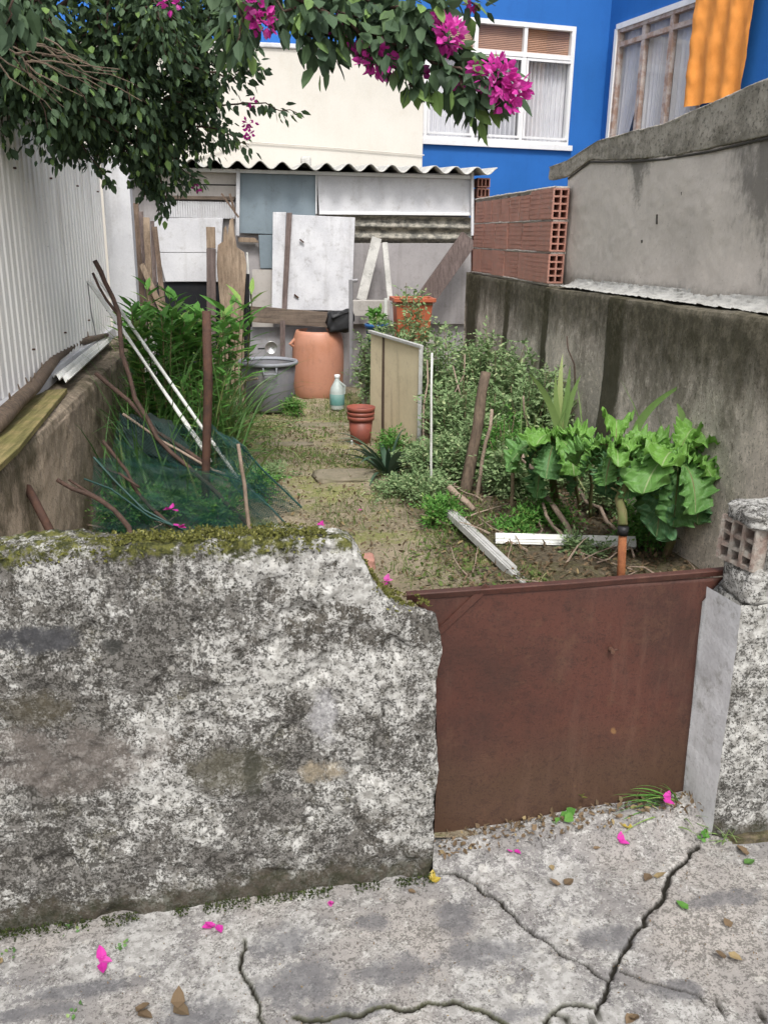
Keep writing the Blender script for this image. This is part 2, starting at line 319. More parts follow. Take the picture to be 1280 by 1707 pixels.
def coping_mat():
    n = NT('dirty_coping'); X = n.xyz()
    c = n.mix(n.step(n.noise(2.5, 8, .75), .4, .62), (.40,.37,.32), (.20,.185,.155))
    c = n.mix(n.math('MULTIPLY', n.step(n.noise(45, 8, .75), .52, .62), .7), c, (.06,.057,.048))
    c = n.mix(n.math('MULTIPLY', n.step(n.noise(30, 8, .75, n.mapv((1,1,1),(4,4,4))), .58, .68), .6), c, (.5,.48,.43))
    n.bump(n.noise(50, 8, .8), .6, .012); return n.col(c, .92, .12)
M['coping'] = coping_mat()
def fence_mat():
    n = NT('white_corrugated_fence'); X = n.xyz()
    c = n.mix(n.step(n.noise(1.5, 5), .35, .65), (.90,.885,.86), (.85,.83,.80))
    st = n.noise(1, 8, .75, n.mapv((7, 7, .35)))
    tz = n.math('ADD', st, n.math('MULTIPLY', n.math('SUBTRACT', X[2], 1.6), .22))
    c = n.mix(n.math('MULTIPLY', n.step(tz, .48, .72), .45), c, (.30,.27,.23))
    c = n.mix(n.math('MULTIPLY', n.step(n.noise(90, 3), .66, .7), .5), c, (.15,.13,.1))
    n.bump(n.noise(40, 4), .06, .01); return n.col(c, .6, .3)
M['fence'] = fence_mat()
def soil_mat():
    n = NT('garden_soil')
    c = n.mix(n.step(n.noise(1.2, 5, .6), .38, .62), (.36,.30,.215), (.29,.245,.165))
    c = n.mix(n.math('MULTIPLY', n.step(n.noise(2.1, 9, .8, n.mapv((1,1,1),(7,2,0))), .48, .60), .8), c, (.25,.27,.085))
    c = n.mix(n.math('MULTIPLY', n.step(n.noise(28, 8, .75), .52, .62), .8), c, (.46,.38,.28))
    c = n.mix(n.math('MULTIPLY', n.step(n.noise(60, 8, .75), .55, .63), .8), c, (.08,.065,.045))
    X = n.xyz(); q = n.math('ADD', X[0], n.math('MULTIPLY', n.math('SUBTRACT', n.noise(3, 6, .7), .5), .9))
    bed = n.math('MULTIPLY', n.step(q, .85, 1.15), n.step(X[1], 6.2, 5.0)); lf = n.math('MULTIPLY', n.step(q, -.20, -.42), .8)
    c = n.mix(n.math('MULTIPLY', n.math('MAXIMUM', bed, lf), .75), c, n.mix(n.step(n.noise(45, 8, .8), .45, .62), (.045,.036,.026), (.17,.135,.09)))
    n.bump(n.noise(40, 9, .8), 1.0, .02); return n.col(c, .95, .1)
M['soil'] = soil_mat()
def petalflat(): return M['bract']

wl = [(v(60,1065,1.84)[0], v(60,1065,1.84)[2], .11, .032, (.075,.075,.08), .95), (v(190,1075,1.84)[0], v(190,1075,1.84)[2], .022, .02, (.06,.06,.055), .9),
      (v(60,1190,1.84)[0], v(60,1190,1.84)[2], .10, .05, (.10,.085,.055), .6), (v(100,1270,1.84)[0], v(100,1270,1.84)[2], .22, .09, (.21,.18,.16), .55),
      (v(540,1200,1.84)[0], v(540,1200,1.84)[2], .04, .07, (.50,.49,.5), .6), (v(530,1290,1.84)[0], v(530,1290,1.84)[2], .05, .03, (.48,.40,.28), .6),
      (v(390,1280,1.84)[0], v(390,1280,1.84)[2], .11, .06, (.12,.11,.075), .6), (v(420,1290,1.84)[0], v(420,1290,1.84)[2], .02, .08, (.055,.055,.04), .7)]
M['frontwall'] = lichen('lichened_concrete', .040, .915, .085, .0, False, wl)
gb = [(gs(x, y)[0], gs(x, y)[1], rx, ry, (.11,.108,.115), .7) for (x, y, rx, ry) in ((560,1690,.12,.03),(1010,1560,.07,.04),(620,1540,.05,.03),(860,1690,.06,.02),(1120,1650,.06,.03),(60,1690,.10,.02),(500,1640,.10,.06),(660,1620,.09,.05),(800,1590,.11,.045),(470,1570,.07,.05),(760,1530,.05,.06),(330,1690,.08,.05),(1200,1500,.1,.03),(150,1650,.12,.02))]
M['pavement'] = lichen('mottled_concrete_paving', .02, None, None, -.015, True, gb)
M['frontwall2'] = lichen('lichened_pillar_render', .085, 1.02, .07, -.01, False, ())
M['reveal'] = weather('white_painted_render', (.66,.66,.67), (.52,.52,.53), (.20,.19,.16), .75, 5, 60, .6, bump=.4, speck=.3)

# ------------------------------------------------------------------ mesh builder
class MB:
    def __init__(s): s.V = []; s.F = []; s.rf = []; s.n = 0; s.va = {}
    def add(s, V, Fc, r=None):
        V = np.asarray(V, float).reshape(-1, 3); b = s.n; s.V.append(V); s.n += len(V)
        s.F += [tuple(i + b for i in f) for f in Fc]
        if r is None: s.rf += [random.random()]*len(Fc)
        elif np.isscalar(r): s.rf += [r]*len(Fc)
        else: s.rf += list(r)
        return b
    def box(s, c, size, rot=None, jit=0):
        hx, hy, hz = [a/2 for a in size]
        V = np.array([(x, y, z) for x in (-hx, hx) for y in (-hy, hy) for z in (-hz, hz)])
        if jit: V += RS.uniform(-jit, jit, V.shape)
        if rot is not None: V = V @ np.array(rot).T
        s.add(V + np.array(c), [(0,1,3,2),(4,6,7,5),(0,4,5,1),(2,3,7,6),(0,2,6,4),(1,5,7,3)]); return s
    def bb(s, x0, x1, y0, y1, z0, z1): return s.box(((x0+x1)/2,(y0+y1)/2,(z0+z1)/2), (x1-x0,y1-y0,z1-z0))
    def beam(s, p0, p1, a, b, up=(0,0,1), nseg=1, jit=0):
        """rectangular bar from p0 to p1: width a sideways, thickness b along up"""
        p0 = np.array(p0, float); p1 = np.array(p1, float); d = p1-p0; d /= np.linalg.norm(d)
        sd = np.cross(d, up); sd /= np.linalg.norm(sd); u = np.cross(sd, d)
        V = []; Fc = []
        for i in range(nseg+1):
            p = lerp(p0, p1, i/nseg)
            for (q, r) in ((-1,-1),(1,-1),(1,1),(-1,1)): V.append(p + sd*q*a/2 + u*r*b/2 + (RS.uniform(-jit, jit, 3) if jit else 0))
        for i in range(nseg):
            for k in range(4): Fc.append((i*4+k, i*4+(k+1)%4, (i+1)*4+(k+1)%4, (i+1)*4+k))
        Fc += [(3,2,1,0), tuple(nseg*4+k for k in range(4))]
        s.add(V, Fc); return s
    def tube(s, pts, rad, n=8, jit=0, caps=True):
        pts = [np.array(p, float) for p in pts]; m = len(pts)
        rad = [rad]*m if np.isscalar(rad) else list(rad)
        V = []; up = np.array([.13, .21, 1.])
        for i, p in enumerate(pts):
            d = pts[min(i+1, m-1)] - pts[max(i-1, 0)]; d /= (np.linalg.norm(d) + 1e-9)
            if i == 0:
                a = np.cross(d, up)
                if np.linalg.norm(a) < .3: a = np.cross(d, (1, 0, 0))
            else: a = a - d*np.dot(a, d)          # carry the frame along, no twisting
            a = a/np.linalg.norm(a); b = np.cross(d, a)
            for k in range(n):
                t = 2*math.pi*k/n; V.append(p + (a*math.cos(t) + b*math.sin(t))*rad[i]*(1 + random.uniform(-jit, jit)))
        Fc = [(i*n+k, i*n+(k+1)%n, (i+1)*n+(k+1)%n, (i+1)*n+k) for i in range(m-1) for k in range(n)]
        if caps: Fc += [tuple(range(n))[::-1], tuple((m-1)*n+k for k in range(n))]
        s.add(V, Fc); return s
    def lathe(s, c, prof, n=28, wob=0):
        V = [(c[0]+r*math.cos(2*math.pi*k/n)*(1+wob*math.sin(5*k+z*9)), c[1]+r*math.sin(2*math.pi*k/n), c[2]+z) for r, z in prof for k in range(n)]
        Fc = [(i*n+k, i*n+(k+1)%n, (i+1)*n+(k+1)%n, (i+1)*n+k) for i in range(len(prof)-1) for k in range(n)]
        s.add(V, Fc); return s
    def prism(s, poly, off):
        """extrude polygon (3-D points) by vector off"""
        P = np.array(poly, float); m = len(P); V = np.vstack([P, P + np.array(off)])
        s.add(V, [tuple(range(m))[::-1], tuple(range(m, 2*m))] + [(k, (k+1) % m, m+(k+1) % m, m+k) for k in range(m)]); return s
    def grid(s, fn, nu, nv, r=None):
        V = [fn(i/nu, j/nv) for i in range(nu+1) for j in range(nv+1)]
        s.add(V, [(i*(nv+1)+j, (i+1)*(nv+1)+j, (i+1)*(nv+1)+j+1, i*(nv+1)+j+1) for i in range(nu) for j in range(nv)], r); return s
    # --- foliage, vectorised
    def leaves(s, P, D, N, L, W, fold=.25, droop=.15, rnd=None):
        P = np.asarray(P, float); n = len(P)
        if n == 0: return s
        D = np.asarray(D, float); D = D/np.linalg.norm(D, axis=1, keepdims=True)
        Sx = np.cross(D, N); Sx /= (np.linalg.norm(Sx, axis=1, keepdims=True)+1e-9); U = np.cross(Sx, D)
        L = np.broadcast_to(L, n)[:, None]; W = np.broadcast_to(W, n)[:, None]
        T = [(0,0,0),(.38,0,-fold*.5),(.72,0,-fold*.3),(1,0,0),(.30,.5,.0),(.68,.36,.0),(.30,-.5,.0),(.68,-.36,.0)]
        V = np.stack([P + D*L*a + Sx*W*b + U*(W*c - L*droop*a*a) for a, b, c in T], 1).reshape(-1, 3)
        Ft = [(0,1,4),(1,2,5,4),(2,3,5),(0,6,1),(1,6,7,2),(2,7,3)]
        rnd = RS.rand(n) if rnd is None else rnd
        s.add(V, [tuple(8*i+k for k in f) for i in range(n) for f in Ft], np.repeat(rnd, 6)); return s
    def blades(s, P, D, L, W, droop=.6, seg=6, taper=1, rnd=None, belly=.0):
        """strap leaves: start P, start direction D, length L, width W, gravity droop"""
        P = np.asarray(P, float); n = len(P)
        if n == 0: return s
        D = np.asarray(D, float); D = D/np.linalg.norm(D, axis=1, keepdims=True)
        L = np.broadcast_to(L, n).astype(float); W = np.broadcast_to(W, n).astype(float); droop = np.broadcast_to(droop, n).astype(float)
        Sx = np.cross(D, np.array([0, 0, 1.]) + RS.uniform(-.3, .3, (n, 3))); Sx /= (np.linalg.norm(Sx, axis=1, keepdims=True)+1e-9)
        rows = []; p = P.copy(); d = D.copy()
        for i in range(seg+1):
            t = i/seg; wd = (1 - t**2.2*taper)*(.6 + .4*min(1, t*4 + .2)) * (1+belly*math.sin(math.pi*t))
            nrm = np.cross(Sx, d)
            rows.append(np.stack([p - Sx*(W*wd/2)[:, None], p - nrm*(W*wd*.18)[:, None], p + Sx*(W*wd/2)[:, None]], 1))
            d = d + np.array([0, 0, -1.])*(droop*(.35 + t*1.5)/seg)[:, None]; d /= np.linalg.norm(d, axis=1, keepdims=True)
            p = p + d*(L/seg)[:, None]
        V = np.stack(rows, 1).reshape(-1, 3); k = 3*(seg+1)
        Ft = [(3*i+j, 3*i+j+1, 3*i+j+4, 3*i+j+3) for i in range(seg) for j in range(2)]
        rnd = RS.rand(n) if rnd is None else rnd
        s.add(V, [tuple(k*i+q for q in f) for i in range(n) for f in Ft], np.repeat(rnd, len(Ft))); return s
    def build(s, name, mat, parent=None, smooth=False, origin=None, bevel=0):
        V = np.vstack(s.V)
        if parent is not None:
            o0 = np.array(parent.get('_w', (0, 0, 0)))
        else:
            o0 = np.array(origin) if origin is not None else np.array([(V[:,0].min()+V[:,0].max())/2, (V[:,1].min()+V[:,1].max())/2, V[:,2].min()])
        me = bpy.data.meshes.new(name); me.from_pydata((V - o0).tolist(), [], s.F); me.update()
        a = me.attributes.new('rnd', 'FLOAT', 'FACE'); a.data.foreach_set('value', np.array(s.rf, dtype=np.float32))
        for k, arr in s.va.items():
            at = me.attributes.new(k, 'FLOAT', 'POINT'); at.data.foreach_set('value', np.array(arr, dtype=np.float32))
        me.materials.append(M[mat] if isinstance(mat, str) else mat)
        if smooth: me.polygons.foreach_set('use_smooth', [True]*len(me.polygons))
        o = bpy.data.objects.new(name, me); S.collection.objects.link(o)
        o['_w'] = [float(x) for x in o0]
        if parent is not None:
            o.parent = parent
        else: o.location = o0
        if bevel:
            b = o.modifiers.new('bevel', 'BEVEL'); b.width = bevel; b.segments = 2; b.limit_method = 'ANGLE'; b.angle_limit = R(40)
        return o

def tag(o, label, cat, group=None, kind=None):
    o['label'] = label; o['category'] = cat
    if group: o['group'] = group
    if kind: o['kind'] = kind
    return o
def struct(o): o['kind'] = 'structure'; return o
def thing(name, label, cat, loc, group=None):
    o = bpy.data.objects.new(name, None); S.collection.objects.link(o); o.empty_display_size = .1
    o.location = [float(a) for a in loc]; o['_w'] = [float(a) for a in loc]
    return tag(o, label, cat, group)
def one(mb, name, mat, label, cat, group=None, **k): return tag(mb.build(name, mat, **k), label, cat, group)
def fbm(p, o=4): return mn.fractal(Vector(p), 1.0, 2.0, o)
def rdirs(n, up=0.):
    d = RS.normal(size=(n, 3)); d[:, 2] += up; return d/np.linalg.norm(d, axis=1, keepdims=True)
def crook(p0, p1, n=6, amp=.02):
    return [lerp(p0, p1, i/n) + (RS.uniform(-amp, amp, 3) if 0 < i < n else 0) for i in range(n+1)]

# ================================================================== SETTING
# ---- ground far sheet
struct(MB().bb(-60, 60, -40, 80, -.5, -.3).build('ground', 'soil', origin=(0,0,0)))

# ---- pavement with real grooves for the cracks
def z8(L): return [gs(640 + x/2, 1300 + y/2)[:2] for x, y in L]
def z7(L): return [gs(x/1.829, 1380 + y/1.829)[:2] for x, y in L]
CR = [(z8([(150,300),(240,310),(300,345),(390,405),(470,490),(550,540),(640,600),(745,665)]), .0048, 0),
      (z8([(1050,215),(1010,265),(960,310),(935,390),(880,440),(830,510),(800,570),(770,625),(745,690),(710,770),(700,810),(690,900)]), .006, 0),
      (z8([(790,635),(860,665),(960,690),(1130,755),(1300,805)]), .0034, 0),
      (z8([(-300,790),(-150,790),(-30,765),(80,770),(150,745),(230,740),(300,770),(390,805),(430,840)]), .0042, 1),
      (z8([(520,815),(600,750),(680,760),(710,770)]), .004, .6), (z8([(560,775),(640,800),(700,812)]), .004, .5),
      (z7([(745,340),(750,460),(790,530),(800,598),(830,660)]), .0035, .6)]
def jag(P, amp, depth=4):
    P = [np.array(p) for p in P]
    for _ in range(depth):
        Q = []
        for a, b in zip(P[:-1], P[1:]):
            d = b - a; nn = np.array([-d[1], d[0]]); Q += [a, (a+b)/2 + nn*random.uniform(-amp, amp)]
        P = Q + [P[-1]]
    return np.array(P)
CRJ = [(jag(P, .13), wd, ms) for P, wd, ms in CR]
xs = np.concatenate([[-30,-12,-5,-3,-2], np.arange(-1.5,-.86,.03), np.arange(-.86, 1.66, .0042), np.arange(1.68, 2.6, .05), [3,5,12,30]])
ys = np.concatenate([[-25,-10,-4,-1,.2], np.arange(.5, 1.36, .04), np.arange(1.37, 1.99, .0042), [1.995, 2.03]])
GX, GY = np.meshgrid(xs, ys, indexing='ij')
crk = np.zeros(GX.shape); mos = np.zeros(GX.shape)
fx = (GX > -1) & (GX < 1.8) & (GY > 1.2)
px_, py_ = GX[fx], GY[fx]
cf = np.zeros(len(px_)); mf = np.zeros(len(px_))
for P, wd, ms in CRJ:
    dmin = np.full(len(px_), 9.)
    for k in range(len(P)-1):
        a, b = P[k], P[k+1]; ab = b-a; t = np.clip(((px_-a[0])*ab[0] + (py_-a[1])*ab[1])/(ab@ab + 1e-12), 0, 1)
        dmin = np.minimum(dmin, np.hypot(px_-a[0]-t*ab[0], py_-a[1]-t*ab[1]))
    wv = wd*(1.0 + .35*np.sin(px_*61)*np.sin(py_*47))
    cf = np.maximum(cf, np.clip(3.2 - 2.9*dmin/wv, 0, 1))
    if ms: mf = np.maximum(mf, ms*np.clip(1.3 - dmin/(wd*1.5), 0, 1))
crk[fx] = cf; mos[fx] = mf
nz = np.array([fbm((x*3, y*3, 0), 3)*.008 + fbm((x*18, y*18, 2), 3)*.0022 for x, y in zip(GX.ravel(), GY.ravel())]).reshape(GX.shape)
GZ = .05*np.clip(GX, -3, 3) - .01 + nz - crk*.012 + mos*.003
sill = np.clip((GY - 1.80)/.12, 0, 1)*np.clip((GX-.40)/.03, 0, 1)*np.clip((1.33-GX)/.03, 0, 1)
GZ += sill*(.025 + np.clip(GX-.45, 0, 1)*.06)
mb = MB(); nx_, ny_ = GX.shape
mb.add(np.stack([GX, GY, GZ], -1).reshape(-1, 3), [(i*ny_+j, (i+1)*ny_+j, (i+1)*ny_+j+1, i*ny_+j+1) for i in range(nx_-1) for j in range(ny_-1)], .5)
mb.va = {'crack': crk.ravel(), 'moss': mos.ravel()}
struct(mb.build('pavement', 'pavement', smooth=True, origin=(0,0,0)))

# ---- garden soil
def soil_z(x, y):
    b = .05 + .035*fbm((x*1.2, y*1.2, 1), 3) + .012*fbm((x*7, y*7, 3), 3)
    if x > .95 and y < 6: b += .05*min(1, (x-.95)/.25)
    return b
mb = MB(); nu, nv = 150, 260
mb.grid(lambda u, t: (lambda x, y: (x, y, soil_z(x, y)))(-1.25 + u*3.4, 1.93 + t*8.2), nu, nv, .5)
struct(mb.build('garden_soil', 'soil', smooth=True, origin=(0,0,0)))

# ---- front wall, left run
def hwall(x):
    pts = [(-3,.93),(-.6,.945),(-.3,.95),(0,.955),(.14,.957),(.20,.945),(.225,.91),(.255,.85),(.29,.80),(.33,.772),(.385,.765),(.41,.752),(.42,.735)]
    for (a, b), (c, d) in zip(pts[:-1], pts[1:]):
        if x <= c: return b + (d-b)*(x-a)/(c-a) + .006*fbm((x*14, 3, 0), 3)
    return .735
def wallrun(x0, x1, yf, yb, hf, dx=.006, zb=-.12, yrag=0):
    mb = MB(); X = np.arange(x0, x1 + 1e-6, dx); m = len(X); nF = 150
    P = []
    for i, x in enumerate(X):
        h = hf(x); yy1 = yb
        rows = [(yf, zb + (h-.018-zb)*k/nF) for k in range(nF+1)]
        rows += [(yf + .018*(1-math.cos(a)), h - .018 + .018*math.sin(a)) for a in (R(30), R(60), R(90))]
        sl_ = .45*min(1, max(0, (x-.24)/.06)); rows += [(yf + .018 + (yy1-yf-.036)*k/14, h - sl_*(yy1-yf-.036)*k/14) for k in range(1, 15)]; h -= sl_*(yy1-yf-.036)
        rows += [(yy1 - .018 + .018*math.sin(a), h - .018 + .018*math.cos(a)) for a in (R(45), R(90))]
        rows += [(yy1, zb + (h-.02-zb)*(1-k/12)) for k in range(1, 13)]
        for (y, z) in rows:
            d = .012*fbm((x*5, y*5, z*5), 3) + .0045*fbm((x*30, y*30, z*30), 4) - .006*max(0, fbm((x*11+4, y, z*11), 4)-.22)/.2
            end = min(1, (x1-x)/.012)
            xx = x + (.010*fbm((9, y*9, z*11), 4) if x1-x < .02 else 0)
            yd = -d if y < (yf+yb)/2 else d
            zz = z + (d*1.2 + .006*fbm((x*60, y*60, 5), 3) if z > h-.02 else 0)
            P.append((xx, y + yd + (1-end)*(.008 if y < (yf+yb)/2 else -.008), zz))
    n = len(P)//m
    mb.add(P, [(i*n+k, (i+1)*n+k, (i+1)*n+k+1, i*n+k+1) for i in range(m-1) for k in range(n-1)] + [tuple((m-1)*n+k for k in range(n)), tuple(range(n))[::-1]], .5)
    return mb
one(wallrun(-2.6, .42, 1.84, 1.945, hwall), 'garden_wall', 'frontwall', 'low lichen-covered concrete wall with mossy top, left of the brown gate', 'wall', smooth=True)

# moss cushions on the wall top
mb = MB(); n = 7000
x = RS.uniform(-.85, .40, n); hh = np.array([hwall(a) for a in x]); y = 1.842 + RS.beta(1.2, 1.6, n)*.10
keep = np.array([fbm((a*8, b*20, 0), 3) > (-.24 if a < .15 else .08) for a, b in zip(x, y)]); x, y, hh = x[keep], y[keep], hh[keep]
zt = hh + np.where(y < 1.856, -RS.rand(len(x))**2*.035, .001)
P = np.stack([x, np.where(zt < hh - .004, 1.838, y), zt], 1)
mb.leaves(P, rdirs(len(P), .8), rdirs(len(P), 1.), RS.uniform(.004, .011, len(P)), RS.uniform(.004, .008, len(P)))
tag(mb.build('moss', 'moss', origin=(0,0,0)), 'yellow-green moss growing on top of the low front wall', 'moss', kind='stuff')
# algae and moss at foot of walls
mb = MB(); n = 2600
x = RS.uniform(-.9, .42, n); P = np.stack([x, 1.832 - RS.rand(n)**2*.03, np.array([street_z(a) for a in x]) + RS.rand(n)*.012 + .002], 1)
keep = np.array([fbm((a*9, 0, 3), 3) > -.12 for a in x]); P = P[keep]
mb.leaves(P, rdirs(len(P), .5), rdirs(len(P), 1.), RS.uniform(.003, .009, len(P)), RS.uniform(.003, .006, len(P)))
tag(mb.build('moss', 'mossdark', origin=(0,0,0)), 'dark green moss in the joint where the front wall meets the pavement', 'moss', kind='stuff')

# ---- right pillar: rough render, white jamb, broken hollow bricks on top
def hp(x): return .745 + .014*fbm((x*14, 7, 0), 3) + (.02 if x > 1.24 else 0)
root = thing('gate_pillar', 'short lichen-covered pillar right of the brown gate, its broken top showing hollow brick', 'pillar', (1.4, 1.9, 0))
JX0, JX1 = 1.135, 1.215      # jamb leans: top sits further left
mb = MB(); nzg, nxg = 130, 120; zb, zt_ = -.05, .745
def jam(z): return 1.190 - .016*(z/.8) + .004*fbm((0, 2, z*7), 3)
def pill(u, t):
    z = zb + t*(zt_-zb) + (.012*fbm((u*9, 1, 0), 3) if t > .98 else 0); x = jam(z) + u*1.0
    k = min(1, u/.03); return (x, 1.832 - k*.010 + k*(.010*fbm((x*5, 2, z*5), 3) + .004*fbm((x*36, 2, z*36), 4)), z)
mb.grid(lambda u, t: pill(u**1.5, t), 200, 130, .5)
mb.add([(1.19,1.83,-.1),(2.3,1.83,-.1),(2.3,2.02,-.1),(1.19,2.02,-.1),(1.19,1.83,.738),(2.3,1.83,.738),(2.3,2.02,.738),(1.19,2.02,.738)],
       [(0,1,5,4),(1,2,6,5),(2,3,7,6),(4,5,6,7),(3,0,4,7)], .5)
mb.build('front_face', 'frontwall2', root, smooth=True)
def jamb(u, t):
    z = zb + t*(.742-zb); xf = jam(z); y = 1.832 + u*.17; x = xf - .028*u + .003*u*fbm((y*9, 4, z*9), 3)
    return (x, y, z)
MB().grid(jamb, 20, 60, .5).build('white_jamb', 'reveal', root, smooth=True)
# broken brick head, laid on the pillar
def rubble(c, size, seed, rot=0):
    mb = MB(); nlat, nlon = 26, 40
    V = []
    for i in range(nlat+1):
        a = -math.pi/2 + math.pi*i/nlat
        for k in range(nlon):
            b = 2*math.pi*k/nlon
            q = np.array([math.cos(a)*math.cos(b), math.cos(a)*math.sin(b), math.sin(a)])
            q = np.sign(q)*np.abs(q)**.42
            q = q*(1 + .10*fbm((q[0]*1.5+seed, q[1]*1.5, q[2]*1.5), 3) + .05*fbm((q[0]*6+seed, q[1]*6, q[2]*6), 4))
            V.append(np.array(c) + q*np.array(size)/2)
    Fc = [(i*nlon+k, i*nlon+(k+1)%nlon, (i+1)*nlon+(k+1)%nlon, (i+1)*nlon+k) for i in range(nlat) for k in range(nlon)]
    mb.add(V, Fc, .5); return mb
rubble((1.61, 1.93, .86), (.74, .19, .27), 3).build('rubble_top', 'frontwall2', root, smooth=True)
def holebrick(mb, c, sx, sy, sz, nh, nw, open_axis='y', wall=.012):
    """hollow brick as a lattice of webs running through, open at the faces along open_axis"""
    cx, cy, cz = c; x0 = cx - sx/2; z0 = cz - sz/2
    for k in range(nw+1): xx = x0 + (sx-wall)*k/nw; mb.bb(xx, xx+wall, cy-sy/2, cy+sy/2, z0, z0+sz)
    for k in range(nh+1):
        zz = z0 + (sz-wall)*k/nh
        for j in range(nw):
            xa = x0 + (sx-wall)*j/nw + wall; xb = x0 + (sx-wall)*(j+1)/nw
            mb.bb(xa, xb, cy-sy/2+.001, cy+sy/2-.001, zz, zz+wall)
mb = MB(); holebrick(mb, (0, 0, 0), .125, .07, .115, 3, 3, wall=.010)
V = np.vstack(mb.V); rz = R(-78); V2 = V.copy(); V2[:,0] = V[:,0]*math.cos(rz) - V[:,1]*math.sin(rz); V2[:,1] = V[:,0]*math.sin(rz) + V[:,1]*math.cos(rz)
V2 += RS.uniform(-.003, .003, V2.shape)
mb.V = [V2 + np.array([1.212, 1.905, .885])]; mb.build('hollow_brick', 'brickgrey', root)
MB().bb(1.225, 1.26, 1.87, 1.95, .80, .95).build('brick_cell_shade', 'dark', root)  # black block: shade inside the open brick cells, put into colour
rubble((1.285, 1.90, .955), (.22, .16, .05), 8).build('mortar_crust', 'frontwall2', root, smooth=True)
rubble((1.275, 1.895, .785), (.19, .15, .11), 5).build('mortar_crust', 'frontwall2', root, smooth=True)
rubble((1.29, 1.85, .88), (.13, .07, .20), 6).build('mortar_crust', 'frontwall2', root, smooth=True)
# plinth lip at foot of pillar
rubble((1.70, 1.825, .045), (1.0, .05, .06), 12).build('footing', 'soil', root, smooth=True)

# ---- steel gate
GY_ = 1.965
def gp(x, y): return v(x, y, GY_)
root = thing('sheet_metal_gate', 'brown painted sheet steel gate with folded top edge set between the two low walls', 'gate', gp(930, 1390))
poly = [gp(*p) for p in ((678,1004),(1207,962),(1172,1003),(1152,1150),(1137,1318),(1060,1338),(722,1398),(734,1040),(725,1012))]
top = [gp(676, 1002), gp(1208, 960)]
mb = MB(); A = [gp(706,1000), gp(1190,963)]; B = [gp(719,1400), gp(1137,1322)]
def sheet(u, t):
    # left and right edges follow the leaning outline, flared at top
    L0 = lerp(gp(728,1040), gp(712,1400), (t-.10)/.90) if t > .10 else lerp(gp(678,992), gp(728,1040), t/.10)
    R0 = lerp(gp(1170,1003), gp(1137,1322), (t-.10)/.90) if t > .10 else lerp(gp(1206,962), gp(1170,1003), t/.10)
    p = lerp(L0, R0, u); dent = .004*fbm((p[0]*3, 0, p[2]*3), 3) + .006*math.sin(u*3.1)*math.sin(t*3.1)
    return (p[0], p[1] + dent, p[2])
mb.grid(sheet, 60, 50, .5); sp = mb.build('panel', 'gate', root, smooth=True)
md = sp.modifiers.new('thick', 'SOLIDIFY'); md.thickness = .003
mb = MB(); a, b = gp(677, 994), gp(1208, 953)
off = np.array([0, 0, .0])
L = [(0,-.006,-.009),(0,-.012,.007),(0,-.010,.0095),(0,.010,.010),(0,.010,.007),(0,-.007,.006),(0,-.003,-.009)]
V = [a + np.array(q) for q in L] + [lerp(a, b, .5) + np.array(q) + np.array([0, 0, -.003]) for q in L] + [b + np.array(q) for q in L]; m = len(L)
mb.add(V, [tuple(range(m))[::-1], tuple(2*m+k for k in range(m))] + [(i*m+k, i*m+(k+1)%m, (i+1)*m+(k+1)%m, (i+1)*m+k) for i in range(2) for k in range(m)])
mb.build('folded_top_edge', 'gate', root, bevel=.0015)
mb = MB(); c = gp(1017, 1082) + np.array([0, -.008, 0]); mb.tube([c + np.array([0, .008, 0]), c + np.array([0, -.010, 0])], [.007, .006], 10)
mb.tube([c + np.array([0, -.006, 0]), c + np.array([.012, -.008, .007])], [.0025, .002], 6); mb.build('rusty_bolt', 'rust', root)
mb = MB(); mb.beam(gp(722, 1060) + np.array([0,-.006,0]), gp(812, 975) + np.array([0,-.006,0]), .018, .003, up=(0,-1,0)); mb.build('brace_strip', 'gate', root)

# ---- left low wall, fence, post
mb = MB()
def llw(s, t):
    Y = 1.98 + s*5.75
    prof = [(0,-.05),(.0,.15),(0,.3),(.0,.45),(0,.6),(0,.70),(-.01,.735),(-.04,.75),(-.12,.75),(-.3,.75)]
    k = t*(len(prof)-1); i = min(int(k), len(prof)-2); q = lerp(prof[i], prof[i+1], k-i)
    d = .014*fbm((Y*2.2, q[0]*4, q[1]*3), 4) + .004*fbm((Y*14, q[0]*14, q[1]*14), 3)
    return (-.93 + q[0] + d, Y, q[1] + (d if q[1] > .7 else 0) + .02)
mb.grid(llw, 260, 63, .5)
one(mb, 'retaining_wall', 'leftlow', 'brown weathered low side wall under the white corrugated fence', 'wall', smooth=True)
root = thing('corrugated_fence', 'tall off-white corrugated sheet fence along the left side', 'fence', (-1.16, 5, .76))
mb = MB(); Y0, Y1 = 2.0, 7.62; pitch = .105; ny = int((Y1-Y0)/pitch)
pf = []
for i in range(ny):
    y = Y0 + i*pitch; pf += [(y, 0), (y+.045, 0), (y+.055, .007), (y+.093, .007)]
pf.append((Y1, 0)); zz = [.80, 1.15, 1.5, 1.85, 2.17]
V = [(-1.17 + d, y, z) for (y, d) in pf for z in zz]; k = len(zz)
mb.add(V, [(i*k+j, (i+1)*k+j, (i+1)*k+j+1, i*k+j+1) for i in range(len(pf)-1) for j in range(k-1)], .5)
fo = mb.build('corrugated_panel', 'fence', root); fo.modifiers.new('thick', 'SOLIDIFY').thickness = .003
MB().bb(-1.20, -1.135, Y0, Y1, 2.165, 2.195).build('top_rail', 'galv', root, bevel=.003)
MB().bb(-1.165, -1.135, Y0, Y1, .765, .85).build('base_strip', 'plain_white', root, bevel=.003)
for y in np.arange(2.3, 7.5, .84):
    for z in (1.0, 1.9):
        mb = MB(); mb.tube([(-1.165, y+.072, z), (-1.150, y+.072, z)], .006, 6); mb.build('screw', 'rust', root)
root = thing('fence_post', 'thick white square post at the far end of the white fence', 'post', (-1.04, 7.72, .7))
